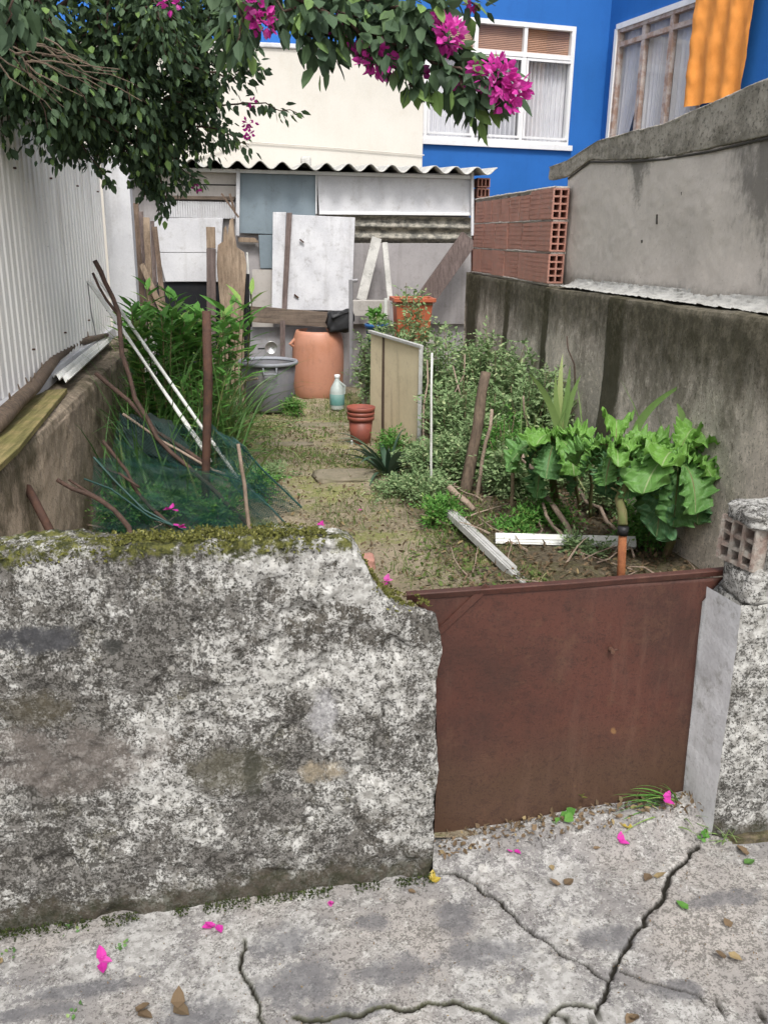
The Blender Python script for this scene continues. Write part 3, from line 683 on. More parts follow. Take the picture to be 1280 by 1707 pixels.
MB().box((-1.05, 7.72, 1.42), (.21, .16, 1.5)).build('shaft', 'plain_white', root, bevel=.006)
MB().box((-1.05, 7.72, 2.185), (.235, .185, .03)).build('cap', 'plain_white', root, bevel=.004)

# ---- right low wall (mossy), ledge
mb = MB()
def rlw(s, t):
    Y = 8.75 - s*6.7
    prof = [(0,-.05),(0,.2),(0,.4),(0,.6),(0,.8),(0,1.0),(0,1.15),(0,1.25),(.006,1.268),(.03,1.275),(.08,1.277),(.2,1.28)]
    k = t*(len(prof)-1); i = min(int(k), len(prof)-2); q = lerp(prof[i], prof[i+1], k-i)
    rise = .03*min(1, max(0, (6.2-Y)/2.5))
    d = .016*fbm((Y*1.6, q[0]*4, q[1]*1.6), 4) + .004*fbm((Y*14, q[0]*14, q[1]*14), 3)
    st = -.035*(1 if Y < yA + .12 else 0)
    return (2.12 + q[0] + d + st, Y, q[1] + (d*.6 if q[1] > 1.2 else 0) + (rise if q[1] > .9 else 0))
mb.grid(rlw, 300, 66, .5)
mb.add([(2.11, 8.75, -.05), (2.34, 8.75, -.05), (2.34, 8.75, 1.28), (2.11, 8.75, 1.28)], [(0,1,2,3)])
one(mb, 'retaining_wall', 'rightlow', 'mossy black-streaked lower side wall on the right below the grey rendered wall', 'wall', smooth=True)
mb = MB()   # pale mortar fillet on the ledge
def fil(s, t):
    Y = 6.12 - s*4.0; z0 = 1.285 + .03*min(1, max(0, (6.2-Y)/2.5)); a = t*math.pi/2
    d = .018*abs(fbm((Y*9, t*5, 0), 4)) + .006*fbm((Y*45, t*9, 0), 3)
    return (2.14 + .13*math.sin(a) - d + .02*fbm((Y*2, 0, 0), 2), Y, z0 + .055*(1-math.cos(a)) + d*.7)
mb.grid(fil, 320, 14, .5)
one(mb, 'mortar_ledge', 'asb', 'rough pale mortar strip along the ledge between the two right walls', 'ledge', smooth=True)

# ---- upper right wall with coping
UX = 2.27
def up(x, y): return w(x, y, UX)
root = thing('rendered_wall', 'tall grey rendered wall with curved dirty coping on the upper right', 'wall', (2.4, 4.5, 1.3))
def interp(P, y):
    P = sorted([(p[1], p[2]) for p in P])
    if y <= P[0][0]: return P[0][1] + (y-P[0][0])*(P[1][1]-P[0][1])/(P[1][0]-P[0][0])*.3
    for a, b in zip(P[:-1], P[1:]):
        if y <= b[0]: return a[1] + (b[1]-a[1])*(y-a[0])/(b[0]-a[0])
    return P[-1][1]
topP = [up(*p) for p in ((918,278),(950,266),(980,246),(1000,234),(1040,222),(1110,205),(1190,170),(1280,130))]
bandP = [up(*p) for p in ((918,300),(950,293),(985,266),(1040,266),(1110,261),(1190,247),(1280,226))]
ye = up(948, 300)[1]
def upw(s, t):
    Y = ye + .02 - s*(ye - 1.9); z = 1.27 + t*(interp(topP, Y) - .02 - 1.27)
    d = .012*fbm((Y*2, 3, z*2), 4) + .003*fbm((Y*20, 3, z*20), 3)
    return (UX + d, Y, z)
mb = MB(); mb.grid(upw, 200, 60, .5)
mb.add([(UX, ye+.02, 1.25), (UX+.2, ye+.02, 1.25), (UX+.2, ye+.02, 2.05), (UX, ye+.02, 2.05)], [(0,1,2,3)])
mb.build('face', 'upwall', root, smooth=True)
yt = up(918, 290)[1]
def cop(s, t):
    Y = yt - s*(yt - 1.9); zb_ = interp(bandP, Y); zt2 = interp(topP, Y) + .0
    prof = [(.02,0),(-.014,.004),(-.017,.12),(-.016,.5),(-.018,.88),(-.022,.97),(-.012,1.0),(.06,1.01),(.26,1.0),(.26,0)]
    k = t*(len(prof)-1); i = min(int(k), len(prof)-2); q = lerp(prof[i], prof[i+1], k-i)
    d = .006*fbm((Y*5, q[0]*9, q[1]*2), 4) + .004*fbm((Y*30, 0, q[1]*8), 3)
    return (UX + q[0] + d, Y, zb_ + (zt2-zb_)*q[1] + d)
mb = MB(); mb.grid(cop, 260, 40, .5)
mb.build('coping', 'coping', root, smooth=True)
mb = MB(); P = [up(*p) + np.array([-.006, 0, -.006]) for p in ((948,296),(985,268),(1040,268),(1110,263),(1190,249),(1280,228))]
P += [P[-1] + (P[-1]-P[-2])*1.5]; mb.tube(P, .006, 6); mb.build('coping_shadow_line', 'shadow_and_scar', root)  # dark tube: shadow below the proud coping band, put into colour
mb = MB()
for (x, y) in ((1095, 365),(1070, 402),(1137, 322)):
    c = up(x, y); mb.beam(c + np.array([.002, 0, -.026*(1 if x == 1095 else .3)]), c + np.array([.0, .004, .026*(1 if x == 1095 else .3)]), .008, .010)
mb.build('rendering_scar', 'shadow_and_scar', root)

# ---- brick section on the right wall
BX = 2.135; bz0 = 1.285
yF = w(790, 380, BX)[1]; yN = w(921, 380, BX)[1]
root = thing('brick_wall', 'short stretch of unrendered orange hollow brick wall with open cells facing the street', 'wall', (BX+.06, (yF+yN)/2, bz0))
root['_w'] = [BX+.06, (yF+yN)/2, bz0]
ch = .222; bw = .118
mb = MB(); mo = MB()
for r_ in range(3):
    y = yN; z0 = bz0 + r_*ch + .012; nb = 0
    while y < yF - .05:
        L_ = .40 + random.uniform(-.01, .01)
        if r_ == 2: L_ = .28
        if nb == 0 and r_ == 1: L_ = .34
        y2 = min(y + L_, yF); dz = random.uniform(-.003, .003) - (.02 if r_ == 2 and y > yN+.4 else 0); hb = ch - .016 + dz
        dx = random.uniform(-.005, .005) + (-.01 if nb == 0 else 0)
        if nb == 0:
            wt = .012
            for k in range(3): xx = BX+dx + (bw-wt)*k/2; mb.bb(xx, xx+wt, y, y2-.012, z0, z0+hb)
            for k in range(5):
                zq = z0 + (hb-wt)*k/4
                for j in range(2): xa = BX+dx + (bw-wt)*j/2 + wt; mb.bb(xa, xa+(bw-wt)/2-wt, y+.002, y2-.014, zq, zq+wt)
            mb.bb(BX+dx+.02, BX+dx+bw-.02, y+.16, y+.17, z0+.01, z0+hb-.01)
            for k in range(6): zq = z0 + hb*(k+.5)/6; mb.bb(BX+dx-.002, BX+dx+.002, y+.004, y2-.03, zq-.010, zq+.010)
        else:
            mb.box((BX+dx+bw/2, (y+y2)/2, z0+hb/2), (bw, y2-y-.022, hb), jit=.004)
            for k in range(6): zq = z0 + hb*(k+.5)/6; mb.box((BX+dx, (y+y2)/2, zq), (.004, y2-y-.03, .020), jit=.0008)
        y = y2; nb += 1
mb.build('brick_courses', 'brick', root)
mo.grid(lambda s, t: (BX + .008 + .008*fbm((s*30, t*9, 0), 3), yN + .14 + s*(yF-yN-.14), bz0 - .01 + t*(ch*3 + .005)), 120, 40)
for r_ in range(4):
    mo.bb(BX+.004, BX+bw-.004, yN+.008, yF, bz0 + r_*ch - .010, bz0 + r_*ch + .011)
    z0 = bz0 + r_*ch + .004
    def mr(s, t, z0=z0): 
        a = t*math.pi; q = .0095 + .004*fbm((s*60, z0, t), 3)
        return (BX + .012 - math.sin(a)*(q+.006), yN + .005 + s*(yF-yN), z0 + math.cos(a)*q + .004*fbm((s*12, z0*5, 0), 2))
    mo.grid(mr, 160, 6)
mo.build('mortar', 'mortar', root, smooth=True)
mb = MB(); P = [w(*p, BX) for p in ((925,305),(900,312),(860,313),(800,318))]
mb.grid(lambda s, t: (BX + .0 + t*.12, lerp(yN+.03, yF, s), bz0 + ch*3 + .004 + .012*fbm((s*12, t*3, 1), 4) - (.02 if s > .25 else 0)), 60, 6)
mb.build('mortar_bed_top', 'asb', root, smooth=True)
# small brick stub between shed and wall
mb = MB(); c = v(806, 316, 9.3)
for k, (dx, dz) in enumerate(((0, 0), (0, .10))):
    holebrick(mb, (c[0], c[1]+.1, c[2]-.03+dz), .13, .2, .09, 1, 3)
mb.bb(c[0]-.06, c[0]+.06, c[1]+.09, c[1]+.1, c[2]-.07, c[2]+.1); mb.bb(c[0]-.06, c[0]+.06, c[1]+.01, c[1]+.19, c[2]-.9, c[2]-.08)
one(mb, 'brick_pier', 'brick', 'narrow hollow brick pier right beside the end of the shed roof', 'pier')

# ================================================================== SHED
YS = 9.2
def s_(x, y, dy=0.): return v(x, y, YS + dy)
root = thing('shed', 'patched-up garden shed of white and grey sheets under a wavy fibre-cement roof', 'shed', (.6, YS + .8, 0))
zr = s_(560, 285)[2]; xl = -1.25; xr = s_(790, 300)[0]
MB().bb(xl, xr, YS + .12, YS + 1.75, -.1, zr - .03).build('wall', 'grey_panel', root)
mb = MB(); wl0 = s_(433, 270)[0]; pitch = (s_(790, 270)[0] - s_(433, 270)[0])/10.0
x0 = wl0 - pitch*7.25; x1 = s_(822, 280)[0]; nn = int((x1-x0)/pitch*14)
def roof(s, t):
    x = x0 + s*(x1-x0); ph = (x - wl0)/pitch*2*math.pi
    return (x, YS - .16 + t*2.0, zr + .034 + .034*math.cos(ph) + t*.10 + .004*fbm((x*3, t*4, 0), 2))
mb.grid(roof, nn, 10, .5); ro = mb.build('roof_sheet', 'asb', root, smooth=True)
sm = ro.modifiers.new('thick', 'SOLIDIFY'); sm.thickness = .008; sm.offset = -1
def panel(pts, name, mat, dy, th=.02, parent=None, bevel=.003, jit=0):
    P = [s_(x, y, dy) for x, y in pts]; mb = MB(); mb.prism(P, (0, th, 0)); return mb.build(name, mat, parent if parent is not None else root, bevel=bevel)
panel([(255,282),(398,282),(398,330),(255,330)], 'upper_board', 'beige_panel', .09)
panel([(255,305),(398,307),(398,309),(255,307)], 'board_joint', 'dark', .084, .004)
panel([(262,325),(392,327),(390,333),(262,331)], 'lath', 'wood_h', .05, .03)
mb = MB(); A = s_(268, 334, .07); B = s_(392, 364, .07)
n = 30
for i in range(n):
    x = A[0] + (B[0]-A[0])*i/n; mb.bb(x, x + (B[0]-A[0])/n*.62, YS+.055, YS+.075, B[2], A[2])
mb.bb(A[0], B[0], YS+.078, YS+.09, B[2], A[2]); mb.build('slatted_vent', 'plain_white', root)
panel([(256,363),(372,363),(368,420),(262,420)], 'white_sheet', 'plain_white', .05)
panel([(264,421),(366,421),(366,469),(276,469)], 'white_sheet', 'plain_white', .045)
panel([(262,470),(420,470),(420,600),(262,600)], 'opening_shade', 'dark', .075)  # black sheet: shade of the void painted on a flat panel
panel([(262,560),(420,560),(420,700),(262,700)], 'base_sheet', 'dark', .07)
panel([(399,283),(527,285),(526,392),(399,388)], 'blue_grey_sheet', 'grey_blue', .06)
panel([(431,391),(455,391),(455,447),(434,447)], 'blue_grey_sheet', 'grey_blue', .05)
panel([(528,286),(788,289),(786,357),(532,354)], 'white_sheet', 'plain_white', .05)
panel([(532,352),(786,354),(786,359),(532,357)], 'lower_edge_strip', 'winwhite', .035, .012)
mb = MB(); A = s_(530, 357, .07); B = s_(786, 410, .07)
mb.grid(lambda u, t: (A[0] + u*(B[0]-A[0]), YS + .085 + .028*math.cos((A[2] + t*(B[2]-A[2]))*2*math.pi/.11), A[2] + t*(B[2]-A[2])), 4, 60)
mb.build('sideways_corrugated_sheet', 'asb_dark', root, smooth=True)
panel([(578,405),(785,405),(785,540),(578,540)], 'grey_sheet', 'grey_panel', .055)
panel([(420,449),(456,449),(456,560),(420,560)], 'beige_sheet', 'beige_panel', .055)
panel([(396,395),(425,396),(432,404),(398,403)], 'timber_stub', 'wood_pale', .03, .05)
mb = MB(); mb.beam(s_(397,281,.02), s_(396,392,.02), .035, .03, up=(0,1,0)); mb.build('corner_batten', 'plain_white', root)
mb = MB(); mb.beam(s_(787,285,.01), s_(787,392,.01), .028, .03, up=(0,1,0)); mb.build('corner_batten', 'plain_white', root)
mb = MB(); mb.beam(s_(527,284,.04), s_(527,356,.04), .012, .02, up=(0,1,0)); mb.build('joint_strip', 'winwhite', root)
mb = MB(); mb.bb(xl, xr, YS+.02, YS+.1, zr-.035, zr-.004); mb.build('fascia_board', 'winwhite', root)
# wisp of mortar on the roof
one(rubble(s_(510, 270, .25) + np.array([0,0,.0]), (.10, .10, .11), 31), 'mortar_lump', 'asb', 'pale mortar lump standing on the wavy shed roof', 'lump', smooth=True)

# things leaning on the shed
def slab(pts, dy, th, name, mat, label, cat, group=None, bevel=.003, lean=0):
    P = [s_(x, y, dy - (lean if i in () else 0)) for i, (x, y) in enumerate(pts)]
    mb = MB(); mb.prism(P, (0, th, 0)); return one(mb, name, mat, label, cat, group, bevel=bevel)
def lean_slab(tl, tr, br, bl, ytop, ybot, th, name, mat, label, cat, **k):
    P = [v(*tl, ytop), v(*tr, ytop), v(*br, ybot), v(*bl, ybot)]
    mb = MB(); mb.prism(P, (0, th, 0)); return one(mb, name, mat, label, cat, bevel=.003, **k)
root = thing('old_door', 'chipped white door panel leaning on the shed behind the orange barrel', 'door', v(540, 520, 9.0))
mb = MB(); mb.prism([v(484,357,9.1), v(592,362,9.1), v(586,518,8.98), v(478,516,8.98)], (0, .035, 0)); mb.build('door_leaf', 'door_white', root, bevel=.004)
mb = MB(); mb.prism([v(455,353,9.11), v(477,353,9.11), v(472,515,8.99), v(453,515,8.99)], (0, .03, 0)); mb.build('side_leaf', 'door_white', root, bevel=.004)
mb = MB(); mb.prism([v(478,354,9.06), v(487,354,9.06), v(478,515,8.94), v(470,515,8.94)], (0, .05, 0)); mb.build('hinge_stile', 'wood_red', root, bevel=.003)
mb = MB()
for (x, y) in ((503,402),(494,494)): c = v(x, y, 8.97 + .1*(1-(y-357)/160)); mb.beam(c + np.array([-.02,0,.02]), c + np.array([.02,0,-.01]), .014, .02, up=(0,1,0))
mb.build('latch_remains', 'rust', root)
lean_slab((370,372),(385,362),(412,640),(368,640), 9.0, 8.75, .05, 'rotten_board', 'wood_pale', 'tall rotten board with jagged top leaning on the shed beside the dark post', 'board').hide_render = False
ob = bpy.data.objects['rotten_board']; S.collection.objects.unlink(ob); bpy.data.objects.remove(ob)
P = [v(x, y, 8.95 - (y-360)/280*.15) for x, y in ((363,408),(372,402),(373,380),(377,376),(379,392),(383,366),(389,362),(391,388),(395,412),(407,420),(411,440),(406,520),(408,650),(366,650),(368,520),(361,440))]
mb = MB(); mb.prism(P, (0, .045, 0)); one(mb, 'rotten_board', 'wood_pale', 'wide rotten board with a jagged top leaning on the shed beside the dark post', 'board', bevel=.004)
root = thing('square_post', 'narrow wooden post with pale top standing in front of the white shed sheet', 'post', v(353, 640, 8.7))
MB().beam(v(353, 640, 8.7), v(352, 414, 8.75), .085, .08, up=(0,1,0)).build('dark_shaft', 'wood_red', root, bevel=.004)
MB().beam(v(352, 413.5, 8.751), v(351, 378, 8.76), .082, .078, up=(0,1,0)).build('pale_top', 'wood_pale', root, bevel=.004)
mb = MB(); mb.tube([v(410, 640, 8.95), v(410, 456, 9.0)], .035, 12); one(mb, 'black_pipe', 'black_plastic', 'black plastic pipe standing between the rotten board and the beige sheet', 'pipe')
mb = MB(); mb.tube(crook(v(417, 510, 9.0), v(412, 420, 9.05), 5, .008), .010, 6); one(mb, 'thin_pole', 'pvc', 'thin white pole beside the black pipe at the shed', 'pole')
mb = MB(); mb.beam(v(392, 355, 9.1), v(383, 322, 9.1), .022, .02, up=(0,1,0)); mb.beam(v(398, 362, 9.08), v(369, 322, 9.08), .018, .015, up=(0,1,0))
one(mb, 'broken_lath', 'wood', 'short broken lath propped above the rotten board', 'lath')
mb = MB(); mb.beam(v(418, 523, 8.85), v(562, 534, 8.85), .05, .15, up=(0,0,1), nseg=10, jit=.004); one(mb, 'timber_beam', 'wood_h', 'horizontal weathered timber beam resting above the grey tank', 'beam')
mb = MB(); mb.tube([v(471, 534, 8.78), v(471, 602, 8.7)], .028, 6); one(mb, 'wooden_prop', 'wood_red', 'short dark wooden prop under the timber beam, behind the grey tub', 'prop')
lean_slab((418,545),(566,545),(566,660),(412,655), 8.95, 8.85, .03, 'metal_sheet', 'galv', 'dull grey metal sheet behind the tub and barrel', 'sheet')
root = thing('round_pan', 'small round steel pan with dark handle hanging above the grey tub', 'pan', v(451, 590, 8.72))
c = v(452, 579, 8.74)
mb = MB(); V = []
prof = [(0,.02),(.045,.018),(.06,.0),(.064,-.012),(.058,-.012),(.05,.006),(0,.012)]
for r_, d in prof:
    for k in range(20): V.append(c + np.array([r_*math.cos(k*math.pi/10), d, r_*math.sin(k*math.pi/10)]))
mb.add(V, [(i*20+k, i*20+(k+1)%20, (i+1)*20+(k+1)%20, (i+1)*20+k) for i in range(len(prof)-1) for k in range(20)]); mb.build('bowl', 'steel', root, smooth=True)
MB().beam(c + np.array([-.06,0,-.01]), c + np.array([-.13,0,-.012]), .02, .012).build('handle', 'black_plastic', root)
mb = MB(); c = v(566, 535, 8.62); V = []
rb = rubble(c, (.24, .2, .20), 41); V = np.vstack(rb.V); rb.V = [V + np.array([[.03*fbm((p[0]*14, p[1]*14, p[2]*14), 3) for _ in range(3)] for p in V])]
one(rb, 'crumpled_bag', 'black_plastic', 'crumpled black plastic bag on top of the orange barrel', 'bag', smooth=True)
# A-shaped pair of laths, trestle block, plank
mb = MB(); mb.beam(v(628, 396, 9.06), v(602, 500, 8.95), .10, .03, up=(0,1,0)); one(mb, 'leaning_board', 'asb', 'pale board leaning steeply, left one of the A-shaped pair by the shed', 'board', bevel=.003)
mb = MB(); mb.beam(v(641, 404, 9.05), v(650, 500, 8.9), .055, .03, up=(0,1,0)); one(mb, 'leaning_lath', 'asb', 'narrow pale lath, right one of the A-shaped pair by the shed', 'lath', bevel=.003)
mb = MB(); mb.beam(v(585, 513, 8.75), v(648, 513, 8.75), .12, .15); one(mb, 'concrete_block', 'concrete', 'pale concrete block under the A-shaped pair of boards', 'block', bevel=.006)
mb = MB(); mb.beam(v(782, 396, 9.05), v(694, 520, 8.85), .19, .04, up=(0,1,0)); one(mb, 'wooden_plank', 'wood_red', 'broad dark wooden plank leaning diagonally against the right end of the shed', 'plank', bevel=.004)
# orange planter on a stand
root = thing('orange_planter', 'square orange plastic planter box standing in the bushes before the shed', 'planter', v(687, 560, 8.3))
c = v(687, 512, 8.3); sx = (v(717,512,8.3)-v(657,512,8.3))[0]
mb = MB(); mb.add([c + np.array(q) for q in ((-sx*.5,-.13,.07),(sx*.5,-.13,.07),(sx*.5,.13,.07),(-sx*.5,.13,.07),(-sx*.42,-.1,-.3),(sx*.42,-.1,-.3),(sx*.42,.1,-.3),(-sx*.42,.1,-.3))], [(0,1,5,4),(1,2,6,5),(2,3,7,6),(3,0,4,7),(4,5,6,7)])
mb.build('box', 'terracotta', root)
mb = MB(); e = sx*.54
for (a, b) in (((-e,-.15),(e,-.15)),((e,-.15),(e,.15)),((e,.15),(-e,.15)),((-e,.15),(-e,-.15))): mb.beam(c + np.array([a[0],a[1],.075]), c + np.array([b[0],b[1],.075]), .025, .035)
mb.build('rim', 'terracotta', root, bevel=.004)
mb = MB(); mb.bb(c[0]-e*.9, c[0]+e*.9, c[1]-.13, c[1]+.13, c[2]+.03, c[2]+.045); mb.build('potting_soil', 'soil', root)
mb = MB(); mb.bb(c[0]-.2, c[0]+.2, c[1]-.1, c[1]+.1, 0, c[2]-.302)
one(mb, 'support_block', 'concrete', 'concrete support hidden in the bushes under the orange planter', 'block')
mb = MB(); mb.tube([v(585, 640, 8.3), v(585, 466, 8.3)], .02, 8); mb.tube([v(585, 468, 8.3), v(596, 467, 8.3)], .016, 8)
one(mb, 'bent_pipe', 'galv', 'upright grey pipe with short bent head right of the barrel', 'pipe')
mb = MB(); mb.tube([v(642, 640, 8.1), v(643, 497, 8.1)], .016, 8); one(mb, 'white_stake', 'pvc', 'upright white stake behind the left end of the yellowed board', 'stake')
root = thing('blue_pot', 'blue plastic pot with a small leafy plant behind the yellowed board', 'pot', v(628, 560, 8.0))
c = v(627, 556, 8.0); MB().lathe(c, [(0,-.12),(.07,-.12),(.10,.06),(.108,.06),(.108,.09),(.098,.09),(.085,.04),(0,.04)], 20).build('pot', 'bluepot', root, smooth=True)
mb = MB(); n = 60; mb.leaves(c + RS.uniform(-.06,.06,(n,3)) + np.array([0,0,.15]), rdirs(n,.5), rdirs(n,1), .07, .04); mb.build('foliage', 'fern', root)
mb = MB(); mb.bb(c[0]-.12, c[0]+.12, c[1]-.1, c[1]+.1, 0, c[2]-.12); one(mb, 'pot_stand', 'concrete', 'grey block carrying the blue pot', 'block')

# barrel, tub, bottle, bucket
bc = g(534, 668); bc[1] += .26
bc[2] = .05
root = thing('orange_barrel', 'large faded orange plastic barrel between the grey tub and the bushes', 'barrel', bc)
Rb = .253; hb = .66
prof = [(0,0),(Rb*.86,0),(Rb*.92,.02),(Rb*.97,.10),(Rb*.985,.16),(Rb*.998,.22),(Rb*1.008,.28),(Rb*1.014,.34),(Rb*1.014,.40),(Rb*1.008,.46),(Rb*.995,.53),(Rb*.96,.59),(Rb*.90,.63),(Rb*.85,hb),(Rb*.82,hb),(Rb*.86,.58),(Rb*.9,.3),(0,.3)]
MB().lathe(bc, prof, 44).build('body', 'barrel', root, smooth=True)
mb = MB(); mb.tube([bc + np.array([-Rb*.93,-.05,.5]), bc + np.array([-Rb*1.10,-.06,.53]), bc + np.array([-Rb*.90,-.05,.58])], .018, 8); mb.build('side_handle', 'barrel', root)
tc = g(450, 692); tc[1] += .30; tc[2] = .05
root = thing('grey_tub', 'round dark grey plastic tub with pale rim left of the orange barrel', 'tub', tc)
Rt = .262; ht = .45
MB().lathe(tc, [(0,0),(Rt*.76,0),(Rt*.80,.02),(Rt*.97,ht-.03),(Rt*.93,ht-.03),(Rt*.77,.03),(0,.03)], 44).build('body', 'grey_plastic', root, smooth=True)
MB().lathe(tc, [(Rt*.955,ht-.028),(Rt*1.04,ht-.028),(Rt*1.055,ht-.01),(Rt*1.03,ht+.004),(Rt*.955,ht+.002),(Rt*.945,ht-.02)], 44).build('rim', 'grey_rim', root, smooth=True)
mb = MB(); a0 = R(-88)
hc = tc + np.array([Rt*1.02*math.cos(a0), Rt*1.02*math.sin(a0), ht-.03])
mb.tube([hc + np.array([-.06,.0,0]), hc + np.array([-.055,-.02,-.055]), hc + np.array([.055,-.02,-.055]), hc + np.array([.06,0,0])], .009, 8); mb.build('handle', 'grey_rim', root)
mb = MB(); mb.tube([tc + np.array([-.30,-.28,.01]), v(405, 636, tc[1]-.2), tc + np.array([-.1,-.27,.33])], .010, 6); one(mb, 'thin_cane', 'stick_pale', 'thin bent cane leaning on the grey tub', 'cane')
c = g(563, 684); c[1] += .06; c[2] = .05
root = thing('plastic_bottle', 'milky plastic jug with teal label standing in front of the orange barrel', 'bottle', c)
MB().lathe(c, [(0,0),(.062,0),(.068,.012),(.068,.17),(.06,.205),(.035,.25),(.022,.28),(.02,.30),(0,.30)], 20).build('body', 'cloudy', root, smooth=True)
MB().lathe(c + np.array([0,0,.045]), [(.0695,0),(.0705,.002),(.0705,.10),(.0695,.102)], 20).build('label_band', 'label_teal', root, smooth=True)
MB().lathe(c + np.array([0,0,.295]), [(.024,0),(.026,.003),(.026,.03),(0,.032)], 16).build('cap', 'winwhite', root, smooth=True)
mb = MB(); mb.tube([c + np.array([.02,-.02,.26]), c + np.array([.07,-.02,.22]), c + np.array([.066,-.02,.15])], .011, 8); mb.build('handle', 'cloudy', root)
c = g(603, 745); c[1] += .08; c[2] = .05
root = thing('red_bucket', 'brick-red plastic flower pots stacked beside the path near the agave', 'flower pot', c)
k = .95
MB().lathe(c, [(0,0),(.075,0),(.093,.2),(.086,.2),(.07,.02),(0,.02)], 28).build('lower_pot', 'bucketred', root, smooth=True)
MB().lathe(c + np.array([0,0,.2]), [(.092,.0),(.104,0),(.106,.028),(.100,.03),(.100,.036),(.106,.037),(.108,.062),(.101,.064),(.101,.070),(.108,.071),(.112,.10),(.106,.102),(.095,.02),(0,.01)], 28).build('upper_pots', 'bucketred', root, smooth=True)

# yellowed board
A, B = v(617, 552, 6.9), v(703, 578, 6.1)
root = thing('yellowed_board', 'upright yellowed panel board with grey metal edge standing beside the path', 'board', (A[0], (A[1]+B[1])/2, .05))
def ybd(x, y):
    t = (x-617)/86.; Y = 6.9 - .8*t; return v(x, y, Y)
mb = MB(); mb.prism([ybd(618,555), ybd(637,561), ybd(635,735), ybd(616,735)], (.03,.02,0)); mb.build('narrow_leaf', 'plywood', root, bevel=.002)
mb = MB(); mb.prism([ybd(641,562), ybd(698,580), ybd(692,800), ybd(640,745)], (.03,.02,0)); mb.build('wide_leaf', 'plywood', root, bevel=.002)
mb = MB(); mb.prism([ybd(637,561), ybd(641,562), ybd(640,745), ybd(635,738)], (.03,.025,0)); mb.build('joint_gap', 'wood', root)
mb = MB(); mb.beam(ybd(616,552), ybd(703,578), .03, .022); mb.beam(ybd(702,580), ybd(697,790), .028, .02, up=(.3,1,0)); mb.build('metal_edge', 'alu', root, bevel=.002)

# stakes and posts in the right bed
def stick(a, b, r, name, mat, label, cat, n=6, amp=.012, k=8, group=None):
    mb = MB(); rr = np.linspace(r, r*.75, n+1); mb.tube(crook(a, b, n, amp), rr, k, .08); return one(mb, name, mat, label, cat, group, smooth=True)
stick(g(719, 835), v(720, 588, g(719,835)[1]), .009, 'white_stake', 'pvc', 'thin upright white stake right of the yellowed board', 'stake', 4, .003)
stick(g(706, 800), v(712, 600, 6.0), .008, 'garden_cane', 'stick_pale', 'pale crooked cane between the yellowed board and the white stake', 'cane', 5, .015)
pb = g(772, 838)
stick(pb, v(810, 620, pb[1]+.15), .040, 'wooden_post', 'bark', 'thick rough wooden post leaning right among the bushes', 'post', 7, .006, 10)
stick(g(790, 850), v(820, 682, g(790,850)[1]), .013, 'garden_cane', 'stick_pale', 'thin pale stake leaning right in front of the rough wooden post', 'cane', 6, .008)
stick(g(735, 815), v(850, 735, 5.4), .010, 'iron_rod', 'rust', 'rusty rod lying low and slanting behind the rough post', 'rod', 5, .006)
stick(g(800, 800), v(755, 610, 6.2), .007, 'garden_cane', 'stick_pale', 'dry cane standing in the grey-green bush left of the rough post', 'cane', 5, .02)
a, b = g(985, 952), v(866, 748, 4.75)
stick(a, b, .016, 'dry_branch', 'stick_pale', 'long dry forked branch leaning over the white rail behind the gate', 'branch', 9, .02)
stick(g(968, 948), v(905, 838, 4.3), .011, 'dry_branch', 'stick_pale', 'shorter dry branch just left of the long leaning branch', 'branch', 6, .02)
stick(g(1050, 905), v(948, 802, 4.75), .012, 'dry_branch', 'stick_pale', 'reddish dry stick lying under the kale leaves', 'branch', 6, .02)
stick(g(905, 860), g(1010, 868), .010, 'dry_branch', 'stick_pale', 'fallen stick lying flat on the litter behind the white rail', 'branch', 6, .02)
c0 = g(1033, 985, .0)
root = thing('rusty_pipe', 'orange rusty pipe with black ring at its top standing behind the gate', 'pipe', (c0[0], c0[1], .05))
Yp = 3.55; MB().tube([v(1033, 1010, Yp), v(1038, 886, Yp)], .019, 12).build('tube', 'rust_orange', root, smooth=True)
MB().tube([v(1037.5, 891, Yp), v(1039, 878, Yp)], .025, 12).build('ring', 'black_plastic', root, smooth=True)
stick(g(890, 800), v(872, 660, 5.2), .007, 'garden_cane', 'stick_pale', 'thin cane in the shrub left of the left kale', 'cane', 5, .02)
stick(g(745, 760), v(775, 590, 6.3), .006, 'garden_cane', 'stick_pale', 'thin dry cane standing in the middle of the grey-green shrubs', 'cane', 5, .03)
stick(g(850, 870), v(858, 740, 4.6), .012, 'garden_stake', 'stem_dry', 'dull mossy stake beside the bright green fennel', 'stake', 5, .006)
# metal profiles
def uprof(p0, p1, a, b, th=.003, up=(0,0,1), slots=0):
    mb = MB(); p0 = np.array(p0); p1 = np.array(p1); d = p1-p0; L_ = np.linalg.norm(d); d /= L_
    sd = np.cross(d, up); sd /= np.linalg.norm(sd); u = np.cross(sd, d)
    mb.beam(p0, p1, a, th, up=up); mb.beam(p0 + sd*(a/2) - u*b/2, p1 + sd*(a/2) - u*b/2, th, b, up=up); mb.beam(p0 - sd*(a/2) - u*b/2, p1 - sd*(a/2) - u*b/2, th, b, up=up)
    mb.beam(p0 + u*.004, p1 + u*.004, a*.12, .006, up=up); mb.beam(p0 + sd*a*.33 + u*.003, p1 + sd*a*.33 + u*.003, a*.08, .005, up=up)
    return mb
one(uprof(g(742, 842, .16), g(895, 985, .12), .062, .03, up=(.2,-.5,1)), 'metal_profile', 'alu', 'ribbed aluminium profile lying diagonally behind the left end of the gate', 'profile')
mb = uprof(g(826, 897, .14), g(1060, 903, .14), .055, .035, up=(0,-.9,.7)); one(mb, 'metal_rail', 'pvc', 'white metal rail lying level behind the gate', 'rail')
